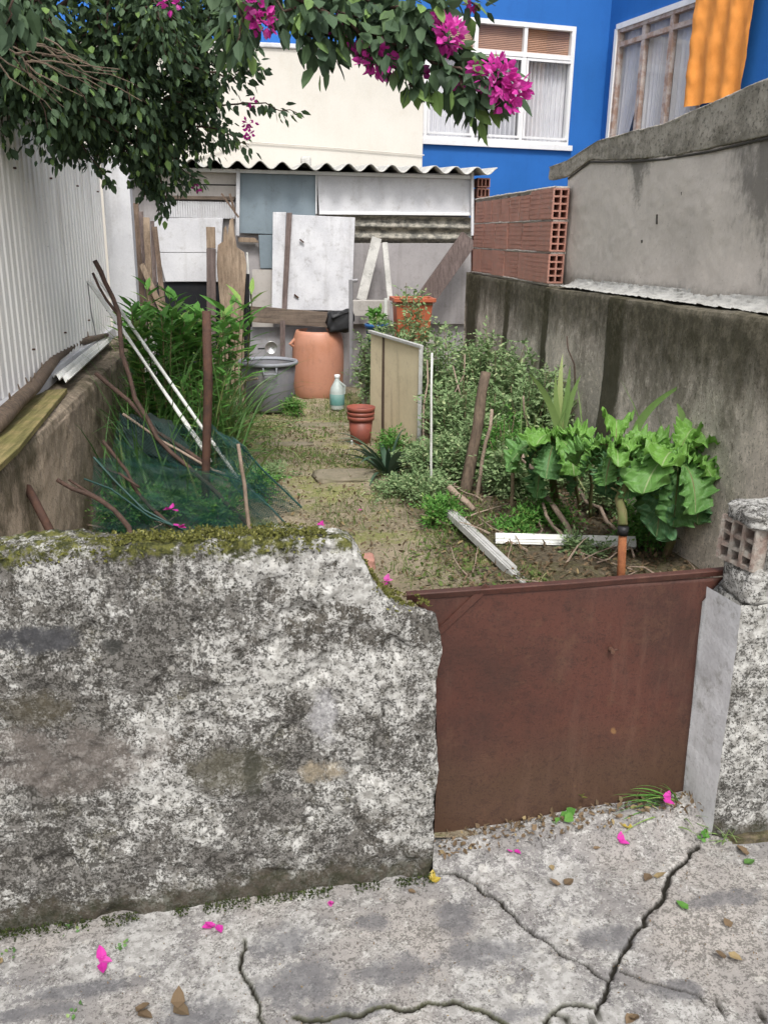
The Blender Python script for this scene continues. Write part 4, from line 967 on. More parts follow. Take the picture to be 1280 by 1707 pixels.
stick(g(748, 812, .25), g(790, 850, .15), .022, 'wooden_offcut', 'stick_pale', 'short thick offcut at the upper end of the aluminium profile', 'offcut', 3, .003)

# ================================================================== LEFT SIDE JUNK
# mossy plank and white ribbed sheet on the side wall
def on(x, y, z): return g(x, y, z)
P = [on(-60, 712, .80), on(78, 650, .80), on(112, 647, .80), on(31, 745, .80), on(-60, 830, .80)]
mb = MB(); mb.prism(P, (0, 0, -.025)); one(mb, 'mossy_board', 'plywood_moss' if 'plywood_moss' in M else 'wood_pale', 'mossy yellow-brown board lying on the left side wall', 'board', bevel=.003)
mb = MB(); A, B, Cc, D = on(84,625,.82), on(172,559,.82), on(187,569,.82), on(115,637,.82)
mb.grid(lambda s, t: lerp(lerp(A, B, s), lerp(D, Cc, s), t) + np.array([0, 0, .012*math.cos(t*6*math.pi)]), 8, 48)
o = one(mb, 'ribbed_sheet', 'pvc', 'white ribbed plastic strip lying on the side wall behind the mossy board', 'sheet', smooth=True); o.modifiers.new('thick', 'SOLIDIFY').thickness = .004
pts = [g(-40, 735, .82), g(0, 700, .84), g(30, 668, .86), g(56, 644, .86), g(94, 594, .88), g(125, 572, .88), g(150, 566, .87), g(178, 558, .84)]
root = thing('thorny_branch', 'thick grey-brown branch with stubby thorns lying along the left side wall', 'branch', pts[3])
MB().tube(pts, [.045,.042,.036,.034,.03,.028,.024,.016], 10, .12).build('limb', 'bark', root, smooth=True)
mb = MB()
for k in range(14):
    i = random.randint(1, 6); p = lerp(pts[i], pts[i-1], random.random()); d = np.array([random.uniform(-.3,.3), random.uniform(-.3,.3), 1]); mb = MB(); mb.tube([p, p + d*.06], [.009, .003], 6); mb.build('thorn', 'bark', root)
mb = MB(); mb.tube([v(45, 812, 3.6), v(58, 835, 3.55), v(104, 925, 3.4)], .017, 10, .05); one(mb, 'iron_stub', 'rust', 'short dark iron bar leaning on the left side wall just above the mossy wall', 'bar', smooth=True)

# iron post
pb = g(342, 872); root = None
mb = MB(); mb.tube([pb, v(343, 780, pb[1]), v(347, 640, pb[1]), v(344, 518, pb[1])], [.022,.023,.024,.022], 8, .05)
one(mb, 'iron_post', 'rust', 'upright rusty brown post standing in the green net', 'post', smooth=True)
# tubes
YT = 5.0
def tubel(a, b, r, label, mat='pvc', name='plastic_tube'): mb = MB(); p, q = v(*a), v(*b); m_ = (np.array(p)+q)/2 + np.array([.01, 0, -.02]); mb.tube([p, lerp(p, m_, .5), m_, lerp(m_, q, .5), q], r, 10); return one(mb, name, mat, label, 'tube', smooth=True)
tubel((158,455,5.9), (398,800,5.1), .011, 'rightmost and longest of the white tubes leaning in the green plants')
tubel((152,470,5.8), (352,770,5.1), .010, 'middle white tube of the leaning bundle')
tubel((146,468,5.7), (345,752,5.2), .007, 'thin white tube on the left side of the leaning bundle')
mb = MB(); mb.tube([v(146,470,5.7), v(152,520,5.7), v(160,560,5.7)], .004, 6); one(mb, 'loose_wire', 'galv', 'thin loose wire hanging from the upper end of the leaning tubes', 'wire')
def br(P, r0, r1, label, mat='twig', name='branch'):
    pts = [v(*p) for p in P]; Q = []
    for a, b in zip(pts[:-1], pts[1:]): Q += [np.array(a), lerp(a, b, .5) + RS.uniform(-.008, .008, 3)]
    Q.append(np.array(pts[-1])); mb = MB(); mb.tube(Q, np.linspace(r0, r1, len(Q)), 8, .12); return one(mb, name, mat, label, 'branch', smooth=True)
br([(158,434,5.3),(175,470,5.3),(198,522,5.2),(203,590,5.1),(225,665,5.0),(262,730,4.9),(310,775,4.8),(350,810,4.7),(400,860,4.6),(430,900,4.5)], .014, .012, 'longest dark branch, kinked, running from the fence down into the net')
br([(155,455,5.35),(178,500,5.25),(197,524,5.2)], .007, .009, 'short dark twig beside the top of the longest branch')
br([(160,622,5.1),(215,668,5.0),(262,720,4.95),(345,775,4.8)], .013, .011, 'dark branch starting by the side wall and crossing the longest branch')
br([(205,690,5.0),(270,735,4.9),(340,775,4.8),(375,790,4.75)], .008, .007, 'pale thin branch crossing below the two dark branches', 'stick_pale')
br([(172,735,4.6),(195,765,4.55),(222,810,4.5),(250,845,4.45),(285,878,4.4)], .009, .010, 'slender reddish branch in the middle of the net')
br([(165,775,4.55),(200,790,4.5),(232,812,4.45)], .006, .007, 'short twig joining the slender reddish branch')
br([(95,800,4.0),(150,825,3.95),(190,850,3.9),(215,880,3.85),(222,905,3.8)], .010, .014, 'dark forked branch leaning over the left part of the front wall')
br([(115,800,4.02),(150,822,3.96),(185,845,3.91)], .006, .007, 'side fork of the dark branch by the front wall')
stick(g(420, 905), v(397, 740, g(420,905)[1]), .012, 'wooden_stake', 'stick_pale', 'pale wooden stake holding up the right side of the green net', 'stake', 5, .004)

# green net: real strands over draped sheets
def netsheet(corners, nu, nv, sag, r=.0011, seed=0):
    A, B, C_, D = [np.array(c) for c in corners]
    def fn(u, t):
        p = lerp(lerp(A, B, u), lerp(D, C_, u), t)
        q = .05*fbm((u*2.5+seed, t*2.5, 0), 3) + .015*fbm((u*9+seed, t*9, 1), 2)
        return p + np.array([q*.5, -q, -sag*math.sin(math.pi*u)*math.sin(math.pi*t) + q*.6])
    G = np.array([[fn(i/nu, j/nv) for j in range(nv+1)] for i in range(nu+1)])
    V = []; Fc = []
    def strand(P):
        b = len(V); m = len(P)
        for i, p in enumerate(P):
            d = P[min(i+1, m-1)] - P[max(i-1, 0)]; d = d/(np.linalg.norm(d)+1e-9); a = np.cross(d, (0, 1, .2)); a /= (np.linalg.norm(a)+1e-9); c = np.cross(d, a)
            for k in range(3): V.append(p + (a*math.cos(k*2.094) + c*math.sin(k*2.094))*r)
        for i in range(m-1):
            for k in range(3): Fc.append((b+i*3+k, b+i*3+(k+1)%3, b+(i+1)*3+(k+1)%3, b+(i+1)*3+k))
    for s in range(-nv, nu+1, 1):
        P = [G[s+j, j] for j in range(nv+1) if 0 <= s+j <= nu]
        if len(P) > 1: strand(P)
    for s in range(0, nu+nv+1, 1):
        P = [G[s-j, j] for j in range(nv+1) if 0 <= s-j <= nu]
        if len(P) > 1: strand(P)
    mb = MB(); mb.add(V, Fc, .5); return mb
root = thing('green_net', 'dark green plastic netting draped over sticks behind the front wall', 'netting', (-.3, 4.6, .05))
netsheet([v(156,764,4.55), v(400,790,4.75), g(490,895,.06), g(150,930,.06)], 66, 34, .03, .0013).build('front_drape', 'netting', root)
netsheet([v(335,700,5.0), v(392,733,5.0), g(505,848,.06), g(425,868,.06)], 20, 36, .02, .0013, 5).build('side_drape', 'netting', root)
netsheet([v(200,690,4.95), v(340,715,4.95), v(400,795,4.78), v(180,775,4.7)], 30, 16, .05, .0011, 9).build('rear_drape', 'netting', root)
mb = MB(); mb.tube([v(156,762,4.5), v(190,800,4.45), v(240,850,4.35), v(300,882,4.3), v(345,893,4.25)], .006, 6); mb.tube([v(140,798,4.4), v(185,815,4.4), v(250,862,4.33), v(320,888,4.28)], .005, 6)
mb.tube([v(345,783,4.8), v(400,800,4.7), v(450,845,4.6), v(492,890,4.45)], .005, 6); mb.tube([v(392,733,5.0), v(440,785,4.95), v(503,846,4.9)], .006, 6)
mb.build('edge_cord', 'netting', root)
mb = MB(); cs = [v(198,686,5.15), v(285,700,5.15), v(345,790,4.9), v(212,745,4.95)]
mb.grid(lambda u, t: lerp(lerp(cs[0], cs[1], u), lerp(cs[3], cs[2], u), t) + np.array([0, .05*fbm((u*4, t*4, 0), 3), .05*fbm((u*4, t*4, 7), 3)]), 30, 24)
one(mb, 'dark_tarp', 'darkcloth', 'crumpled dark tarp behind the green net', 'tarp', smooth=True)

# leaning wood planks at the end of the fence
for k, (xt, xb, yt_, wd, lab, mt) in enumerate([(226,240,338,.05,'leftmost weathered plank, next to the white fence post','wood'), (235,249,352,.035,'second weathered plank from the white fence post','wood_red'),
      (244,254,362,.055,'widest pale plank in the stack by the fence post','wood_pale'), (254,262,368,.03,'thin dark plank in front of the stack by the fence post','wood_red'), (258,278,378,.04,'rightmost plank of the stack by the fence post','wood'), (236,290,440,.045,'short plank slanting to the right across the plank stack','wood_pale')]):
    mb = MB(); mb.beam(v(xt, yt_, 8.35 - .05*k), v(xb, 560, 8.15 - .05*k), wd, .022, up=(0,1,0), nseg=6, jit=.003)
    one(mb, 'leaning_plank', mt, lab, 'plank', 'old planks leaning beside the fence post')

# ================================================================== BUILDINGS BEHIND
root = thing('cream_building', 'plain cream rendered building wall right behind the shed', 'building', (-1, 12, 0))
xr_ = v(706, 200, 11)[0]; zt_c = v(600, 86, 11)[2]
MB().bb(-5, xr_, 11, 13.0, -.2, zt_c).build('wall', 'cream', root, bevel=.01)
MB().bb(-5, xr_ + .02, 10.97, 13.0, zt_c + .002, zt_c + .05).build('parapet_cap', 'plain_white', root, bevel=.01)
mb = MB(); P = [v(x, y, 10.98) for x, y in ((330,262),(420,236),(560,246),(707,258))]; mb.tube(P, .006, 6); mb.build('hairline_ridge', 'cream', root)
root = thing('white_tiled_building', 'small piece of white tiled building beyond the cream wall under the blossoms', 'building', (0, 14.5, 0))
MB().bb(-3, v(500, 60, 14)[0], 14, 16, -.2, 6.5).build('wall', 'plain_white', root)
mb = MB(); zz0 = 3.6
for k in range(14): mb.bb(-3, v(500,60,14)[0], 13.985, 13.999, zz0 + k*.2, zz0 + k*.2 + .012)
for k in range(18): x = -2.9 + k*.2; mb.bb(x, x+.012, 13.984, 13.998, 3.6, 6.3)
mb.build('tile_joints', 'grey_panel', root)
# blue building
p0 = v(830, 150, 13.0); e1 = np.array([math.cos(R(8.3)), math.sin(R(8.3)), 0]); n1 = np.array([math.sin(R(8.3)), -math.cos(R(8.3)), 0])
cor = pl(1003, 200, p0, n1); e2 = np.array([math.sin(R(12)), -math.cos(R(12)), 0]); n2 = np.array([-math.cos(R(12)), -math.sin(R(12)), 0])
def f1(x, y, d=0): return pl(x, y, p0, n1) + n1*d
def f2(x, y, d=0): return pl(x, y, cor, n2) + n2*d
root = thing('blue_building', 'bright blue rendered building with two windows at the upper right', 'building', (cor[0], cor[1], 0))
def fr_pts(pf, x, y): return pf(x, y)
def wallwith(mb, o, e, s0, s1, z0, z1, ws, wz0, wz1, we, nrm, th=.25):
    """wall slab in plane (o,e) with one rectangular opening ws..we x wz0..wz1"""
    def slab_(a, b, c, d):
        P = [o*np.array([1,1,0]) + e*a + np.array([0,0,c]), o*np.array([1,1,0]) + e*b + np.array([0,0,c]), o*np.array([1,1,0]) + e*b + np.array([0,0,d]), o*np.array([1,1,0]) + e*a + np.array([0,0,d])]
        mb.prism(P, -nrm*th)
    slab_(s0, ws, z0, z1); slab_(we, s1, z0, z1); slab_(ws, we, z0, wz0); slab_(ws, we, wz1, z1)
def scoord(p, o, e): return float(np.dot((np.array(p) - o)[:2], e[:2]))
# window 1 extents
wR = (scoord(f1(959,45), cor, e1) + scoord(f1(946,246), cor, e1))/2
wtop = f1(959, 44)[2]; wbot = f1(946, 243)[2]; wL = scoord(f1(640, 150), cor, e1)
mb = MB(); wallwith(mb, cor, e1, -8, .25, -.2, 7.5, wL, wbot, wtop, wR, n1)
# window 2 extents
q0 = (scoord(f2(1032,48), cor, e2) + scoord(f2(1016,228), cor, e2))/2; q1 = scoord(f2(1180,60), cor, e2)
t2 = f2(1032, 47)[2]; b2 = f2(1016, 232)[2] - .12
wallwith(mb, cor, e2, 0.0, 6.5, -.2, 7.5, q0, b2, t2, q1, n2)
mb.build('wall', 'blue', root)
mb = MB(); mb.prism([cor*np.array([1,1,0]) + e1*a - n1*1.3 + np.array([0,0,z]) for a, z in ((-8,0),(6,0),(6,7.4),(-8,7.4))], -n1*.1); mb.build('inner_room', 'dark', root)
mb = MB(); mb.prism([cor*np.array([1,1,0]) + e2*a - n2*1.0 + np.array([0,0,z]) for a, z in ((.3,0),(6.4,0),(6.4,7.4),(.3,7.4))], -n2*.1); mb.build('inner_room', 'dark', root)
def P1(s, z, d, o=cor, e=e1, n=n1): return o*np.array([1,1,0]) + e*s + n*d + np.array([0,0,z])
def winbar(mb, o, e, n, s0, z0, s1, z1, a, b, d): mb.beam(P1(s0,z0,d,o,e,n), P1(s1,z1,d,o,e,n), a, b, up=tuple(n))
def pane(name, o, e, n, s0, s1, z0, z1, d, mat, par):
    mb = MB(); mb.add([P1(s0,z0,d,o,e,n), P1(s1,z0,d,o,e,n), P1(s1,z1,d,o,e,n), P1(s0,z1,d,o,e,n)], [(0,1,2,3)]); return mb.build(name, mat, par)
def drape(name, o, e, n, s0, s1, z0, z1, d, mat, par, folds=18, amp=.03, taper=None):
    def fn(u, t):
        a0, a1 = s0, s1
        if taper: a1 = s1 - (s1-s0)*taper*(1-t)**2
        s = a0 + (a1-a0)*u; return P1(s, z0 + (z1-z0)*t, d + amp*math.sin(u*folds*2*math.pi + .6*math.sin(u*23) + .3*math.sin(t*3))*(.6 + .4*math.sin(u*9+2)), o, e, n)
    mb = MB(); mb.grid(fn, folds*10, 6, .5); return mb.build(name, mat, par, smooth=True)
win = thing('window', 'x', 'x', (0,0,0)); win.parent = root; win.location = (0,0,0); win['_w'] = [0,0,0]
for k_ in ('label', 'category'): del win[k_]
win['_w'] = list(root['_w'])
def mkwin(o, e, n, s0, s1, z0, z1, vs, ztr, fm, tfm, outer=.06, inner=.05):
    fr = MB()
    winbar(fr, o, e, n, s0, z0+.02, s1, z0+.02, outer, .08, -.02); winbar(fr, o, e, n, s0, z1-outer/2, s1, z1-outer/2, outer, .08, -.02)
    winbar(fr, o, e, n, s0+outer/2, z0, s0+outer/2, z1, outer, .078, -.02); winbar(fr, o, e, n, s1-outer/2, z0, s1-outer/2, z1, outer, .078, -.02)
    winbar(fr, o, e, n, s0, ztr, s1, ztr, .06, .074, -.022)
    for s in vs: winbar(fr, o, e, n, s, z0, s, z1, inner, .07, -.024)
    f = fr.build('window', fm, root); return f
sv = [(scoord(f1(a, 33), cor, e1) + scoord(f1(b, 235), cor, e1))/2 for a, b in ((797,785),(877,867),(716,705))]
ztr = f1(870, 90)[2]
W1 = mkwin(cor, e1, n1, wL, wR, wbot, wtop, sv, ztr, 'winwhite', None)
bpy.data.objects.remove(win)
edges = sorted([wL] + sv + [wR])
for a, b in zip(edges[:-1], edges[1:]):
    pane('pane', cor, e1, n1, a+.03, b-.03, wbot+.05, ztr-.03, -.03, 'glass', W1); pane('pane', cor, e1, n1, a+.03, b-.03, ztr+.03, wtop-.05, -.03, 'glass', W1)
    sb = MB()
    for q in (wbot+.085, ztr-.06): winbar(sb, cor, e1, n1, a+.03, q, b-.03, q, .03, .03, .02)
    for q in (a+.04, b-.04): winbar(sb, cor, e1, n1, q, wbot+.07, q, ztr-.045, .03, .028, .02)
    sb.build('sash', 'winwhite', W1)
mb = MB(); winbar(mb, cor, e1, n1, wL-.05, wbot-.03, wR+.06, wbot-.03, .07, .06, .02); mb.build('sill', 'winwhite', W1)
drape('curtain', cor, e1, n1, wL, wR, wbot, ztr, -.11, 'curtain', W1, 40, .05)
mb = MB()
for k in range(18):
    zq = ztr + (wtop-ztr)*k/18; mb.prism([P1(wL, zq, -.06), P1(wR, zq, -.06), P1(wR, zq+(wtop-ztr)/18*.97, -.075), P1(wL, zq+(wtop-ztr)/18*.97, -.075)], -n1*.01)
mb.build('shutter_reflection', 'mirrored_shutter', W1)  # slats stand in for a roller shutter reflected in the upper panes
# window 2
sv2 = [(scoord(f2(a, ya), cor, e2) + scoord(f2(b, yb), cor, e2))/2 for a, ya, b, yb in ((1076,30,1060,200),(1123,10,1106,190))]
ztr2 = f2(1030, 75)[2]
W2 = mkwin(cor, e2, n2, q0, q1, b2, t2, sv2, ztr2, 'winbrown', None, .06, .075)
o2 = MB(); winbar(o2, cor, e2, n2, q0-.02, t2+.02, q1, t2+.02, .07, .04, .02); winbar(o2, cor, e2, n2, q0-.02, b2, q0-.02, t2, .06, .04, .02); o2.build('surround', 'winwhite', W2)
ed = sorted([q0] + sv2 + [q1])
for i, (a, b) in enumerate(zip(ed[:-1], ed[1:])):
    pane('pane', cor, e2, n2, a+.03, b-.03, b2+.05, ztr2-.03, -.03, 'glass', W2); pane('pane', cor, e2, n2, a+.03, b-.03, ztr2+.03, t2-.05, -.03, 'glass', W2)
    drape('curtain', cor, e2, n2, a+.01, b-.02, b2+.02, t2, -.10, 'curtain', W2, 7, .03, (.6 if i == 0 else 0))
# orange cloth
ca, cb_ = scoord(f2(1168, 20), cor, e2), scoord(f2(1275, 20), cor, e2); zb_c = f2(1160, 172)[2] - .04
def cloth(u, t):
    a1 = cb_ - .10*(1-t); s = ca + (a1-ca)*u; z = zb_c + (5.6-zb_c)*t
    return P1(s, z, .10 + .018*math.sin(u*3.2*2*math.pi + .5*math.sin(t*5)) + .02*fbm((u*5, t*9, 0), 3), cor, e2, n2)
mb = MB(); mb.grid(cloth, 70, 60, .5); o = one(mb, 'orange_cloth', 'orange', 'bright orange cloth hanging down beside the right window of the blue building', 'cloth', smooth=True)
mb = MB(); winbar(mb, cor, e2, n2, ca-.3, 5.6, cb_+.4, 5.6, .03, .03, .08); one(mb, 'clothes_rail', 'galv', 'rail on the blue wall carrying the orange cloth', 'rail')

# ================================================================== PLANTS
def in_view_soil(n, x0, x1, y0, y1): x = RS.uniform(x0, x1, n); y = RS.uniform(y0, y1, n); return x, y
# low grass and weeds on the path
n = 30000; x, y = in_view_soil(n, -.9, 1.3, 2.2, 8.9)
dens = np.array([fbm((a*1.7, b*1.7, 4), 3) for a, b in zip(x, y)]); edge = np.abs(x - .42)
keep = (dens > .10 - .34*edge - .05*(y > 4.6) + RS.rand(n)*.22); x, y = x[keep], y[keep]
P = np.stack([x, y, [soil_z(a, b) for a, b in zip(x, y)]], 1); n = len(P)
mb = MB(); mb.blades(P, rdirs(n, 1.5)*np.array([1,1,.9]), RS.uniform(.02, .085, n), RS.uniform(.002, .006, n), 1.2, 3)
n2_ = 11000; x, y = in_view_soil(n2_, -.9, 1.3, 2.2, 8.9); dens = np.array([fbm((a*1.4, b*1.4, 8), 3) for a, b in zip(x, y)]); keep = dens > .05 + RS.rand(n2_)*.15; x, y = x[keep], y[keep]
P = np.stack([x, y, [soil_z(a, b) + .008 for a, b in zip(x, y)]], 1); n = len(P)
mb.leaves(P, rdirs(n, .3), rdirs(n, 2.5), RS.uniform(.012, .035, n), RS.uniform(.01, .022, n))
tag(mb.build('grass', 'grass', origin=(0,0,0)), 'thin grass and creeping weeds on the garden path', 'grass', kind='stuff')
# litter
n = 9000; x, y = in_view_soil(n, -.9, 2.05, 2.1, 8.0)
P = np.stack([x, y, [soil_z(a, b) + .006 for a, b in zip(x, y)]], 1)
mb = MB(); mb.leaves(P, rdirs(n, .1), rdirs(n, 2.2), RS.uniform(.01, .04, n), RS.uniform(.006, .02, n), droop=.3)
x, y = in_view_soil(1600, .9, 2.05, 3.2, 5.2); P = np.stack([x, y, [soil_z(a, b) + .015 for a, b in zip(x, y)]], 1)
mb.leaves(P, rdirs(1600, .2), rdirs(1600, 1.6), RS.uniform(.015, .04, 1600), RS.uniform(.008, .02, 1600), droop=.4)
tag(mb.build('leaf_litter', 'litter', origin=(0,0,0)), 'dead leaves and crumbs scattered over the garden soil', 'leaf litter', kind='stuff')
# stepping slabs in the path
for (x, y, sx, sy, rz, lab) in ((548, 706, .75, .16, -4, 'worn stone step across the path in front of the barrel'), (575, 800, .42, .30, 8, 'pale flat stone slab set in the middle of the path'), (470, 740, .5, .12, 3, 'thin buried stone edge across the path near the net')):
    c = g(x, y); c[2] = soil_z(c[0], c[1]) - .006
    rb = rubble(c, (sx, sy, .05), x, 0); one(rb, 'stone_slab', 'slab', lab, 'slab', 'stone slabs set in the path', smooth=True)
c = g(607, 945, .05); mb = rubble(v(607, 945, 3.3)*np.array([1,1,0]) + np.array([0,0,.1]), (.12, .1, .08), 55)
one(rubble(g(607, 944) + np.array([0,0,.02]), (.10, .12, .07), 55), 'brick_fragment', 'brick', 'broken piece of red brick on the soil behind the front wall', 'brick', smooth=True)
one(rubble(g(596, 742) + np.array([-.03,0,.02]), (.05, .05, .05), 57), 'white_pebble', 'pvc', 'white lump beside the red flower pots', 'stone', smooth=True)

def shrub(cx, cy, h, rad, label, mat='greygreen', stems=26, lf=.05, dens=26, z0=.05, name='shrub', group=None, leafw=.45, up_=.9, flat=0.):
    """many thin stems, each carrying small divided leaves on its upper part"""
    root = thing(name, label, 'shrub', (cx, cy, z0), group); st = MB(); fo = MB(); PP = []; DD = []
    for i in range(stems):
        a = random.uniform(0, 2*math.pi); rr = rad*math.sqrt(random.random()); hh = h*(random.uniform(.6, 1.05)*(1-.35*(rr/rad)**2))
        b = np.array([cx + .35*rr*math.cos(a), cy + .35*rr*math.sin(a), z0]); tp = np.array([cx + rr*math.cos(a), cy + rr*math.sin(a), z0 + hh])
        mid = lerp(b, tp, .5) + np.array([0, 0, hh*.12]) + RS.uniform(-.03, .03, 3)
        Q = [lerp(lerp(b, mid, t), lerp(mid, tp, t), t) for t in np.linspace(0, 1, 7)]
        st.tube(Q, np.linspace(.006, .002, 7), 5)
        for k in range(dens):
            t = random.uniform(.22, 1)**.8; p = lerp(lerp(b, mid, t), lerp(mid, tp, t), t)
            d = rdirs(1, up_*.4)[0]; L_ = lf*random.uniform(1.2, 2.6)
            # rachis with leaflets
            m_ = 7
            for q in range(m_):
                u = (q+1)/m_; pp = p + d*L_*u + np.array([0, 0, -.25*L_*u*u]); sd = np.cross(d, (0,0,1)); sd = sd/(np.linalg.norm(sd)+1e-6)*(1 if q % 2 else -1)
                if q == m_-1: sd = d
                PP.append(pp); DD.append(sd*.8 + d*.7 + RS.uniform(-.3,.3,3))
    n = len(PP); fo.leaves(PP, DD, rdirs(n, 1.8), RS.uniform(.5, 1.1, n)*lf*.62, RS.uniform(.5, 1.1, n)*lf*leafw*.62, fold=.3)
    st.build('stems', 'stem_dry', root); fo.build('foliage', mat, root); return root
SH = [(672,700,7.7,1.12,.34,'grey-green shrub tallest of all, right behind the orange planter',34,.055),
      (622,660,7.9,.80,.17,'small grey-green shrub growing between the barrel and the yellowed board',26,.055),
      (745,700,6.9,.92,.42,'grey-green shrub filling the space right of the yellowed board',44,.06),
      (825,700,6.5,.90,.42,'dense grey-green shrub against the streaked right wall behind the rough post',46,.06),
      (880,720,5.7,.74,.34,'grey-green shrub behind the left kale plant at the wall',40,.055),
      (800,800,5.5,.42,.26,'low dense shrub at the foot of the thin pale stake',30,.05),
      (735,810,5.3,.34,.20,'low dense shrub between the white stake and the rough post',26,.05),
      (860,800,4.9,.40,.18,'low dense shrub just left of the kale stalks',24,.05),
      (765,760,5.8,.66,.28,'open weedy shrub around the base of the rough wooden post',28,.05)]
for (px, py, Y, h, r_, lab, ns, lf_) in SH:
    c = v(px, py, Y); shrub(c[0], Y, h, r_, lab, stems=ns, lf=lf_*1.25, dens=22, leafw=.52, group='grey-green shrubs of the right bed')
c = g(660, 822); shrub(c[0]+.02, c[1]-.05, .10, .18, 'low grey leafy weed clump beside the path in front of the agave', stems=14, lf=.045)
c = g(715, 840); shrub(c[0], c[1], .20, .16, 'small bluish weed clump at the upper end of the aluminium profile', stems=14, lf=.05)
c = g(850, 840); shrub(c[0], c[1]+.1, .50, .17, 'bright green feathery fennel left of the kale', 'fern', 22, .035, 34, leafw=.18)
c = g(822, 800); shrub(c[0], c[1]+.2, .55, .15, 'second feathery green herb beside the thin pale stake', 'fern', 16, .035, 30, leafw=.2)
c = g(487, 690); shrub(c[0], c[1], .13, .10, 'small bright green weed in front of the grey tub', 'fern', 14, .04, 16)
c = g(1180, 905); shrub(c[0], c[1]+.2, .28, .2, 'low dark weeds under the right kale plant near the pillar', 'fern', 16, .05, 16)
c = g(300, 860); shrub(c[0], c[1]+.05, .2, .3, 'bright green weeds growing under the green net', 'fern', 26, .045, 16)
c = g(455, 800); shrub(c[0], c[1], .09, .16, 'flat grey-green weed at the far edge of the net', 'greygreen', 12, .05, 10)
# grass tufts
def tuft(c, n, L, W, label, mat='grass', droop=.9, spread=.05, up=1.3, name='grass_tuft', cat='grass', group=None, z=None):
    x = c[0] + RS.normal(size=n)*spread; y = c[1] + RS.normal(size=n)*spread; zz = c[2] if z is None else z
    P = np.stack([x, y, np.full(n, zz)], 1); mb = MB()
    mb.blades(P, rdirs(n, up), RS.uniform(.5, 1.1, n)*L, RS.uniform(.6, 1.2, n)*W, droop, 6)
    return one(mb, name, mat, label, cat, group)
tuft(g(790, 900), 260, .22, .004, 'bushy green grass between the path and the aluminium profile', 'grass', 1.0, .11)
tuft(g(735, 870), 120, .14, .004, 'smaller grass clump at the path edge by the profile', 'grass', 1.0, .09)
tuft(g(820, 955), 160, .10, .004, 'short grass at the left end of the gate top', 'grass', 1.0, .13)
tuft(g(620, 790), 160, .10, .004, 'fine grass at the foot of the agave', 'grass', .9, .14)
tuft(g(600, 770), 90, .12, .004, 'green grass below the red flower pots', 'grass', .9, .06)
tuft(g(560, 690), 160, .09, .004, 'grass strip at the foot of the orange barrel', 'grass', .9, .16)
# tall lush blades on the left
for (px, py, n, L, W, sp, mt, dr, lab) in ((255,850,90,.85,.016,.16,'grassdark',.9,'tall arching grass clump between the side wall and the net'), (230,790,110,.8,.014,.16,'grassdark',1.0,'tall grass by the side wall behind the white tubes'),
        (310,790,170,1.15,.016,.17,'grassdark',1.1,'tall strap-leaved clump just left of the rusty post'), (362,735,100,.85,.022,.07,'grassdark',1.3,'arching strap leaves right of the rusty post'),
        (290,740,130,1.0,.015,.22,'grassdark',1.0,'thick green clump behind the white tubes'), (350,790,110,.6,.014,.09,'grass',1.3,'yellowish drooping grass at the foot of the rusty post'),
        (250,760,120,.95,.013,.2,'grass',.9,'pale green grass by the plank stack'), (335,760,160,1.0,.014,.14,'grass',1.2,'light green blades directly behind the rusty post')):
    tuft(g(px, py), n, L, W, lab, mt, dr, sp, 2.2, 'tall_grass', 'grass')
# leafy canes
def cane(c, h, label, n=1, lean=(0,0), mat='fern', L=.16, W=.035, k=26, name='leafy_cane'):
    root = thing(name, label, 'plant', c); st = MB(); fo = MB()
    for i in range(n):
        b = np.array(c) + np.array([RS.uniform(-.1,.1), RS.uniform(-.1,.1), 0]); hh = h*random.uniform(.8, 1.05); tp = b + np.array([lean[0]+RS.uniform(-.12,.12), lean[1], hh])
        Q = crook(b, tp, 6, .01); st.tube(Q, np.linspace(.008, .003, 7), 6)
        T = np.linspace(.35, 1, k); P = [lerp(b, tp, t) for t in T]; D = []
        for q in range(k): a = q*2.4 + random.random(); D.append([math.cos(a), math.sin(a), .55 + .6*T[q]**3])
        fo.leaves(P, D, np.tile([0,0,1.], (k,1)) + RS.uniform(-.2,.2,(k,3)), RS.uniform(.7,1.1,k)*L, RS.uniform(.8,1.1,k)*W, .3, .35)
    st.build('stems', 'stem', root); fo.build('leaves', mat, root); return root
cane(g(300, 760), 1.15, 'ginger-like leafy plant with pale green tips left of the rusty post', 13, (0,0), L=.17, W=.05)
cane(g(330, 745), 1.0, 'leafy plant directly behind the rusty post', 9, (.05,0), L=.19, W=.065)
cane(g(262, 790), 1.05, 'leafy plant behind the upper white tubes', 12, (0,0), 'fern', L=.15, W=.045)
cane(g(392, 700), 1.02, 'drooping long-leaved plant in front of the rotten board', 6, (.08,0), 'fern', .26, .05, 12)
cane(g(355, 705), .98, 'pale broad-leaved plant between the dark post and the rotten board', 6, (.06,0), 'fern', .20, .08, 10)
cane(g(240, 730), 1.0, 'green plant growing by the plank stack', 7, (0,0), 'fern', .15, .04)
cane(g(350, 800), .7, 'low leafy plant under the white tubes', 10, (0,0), 'fern', .10, .03)
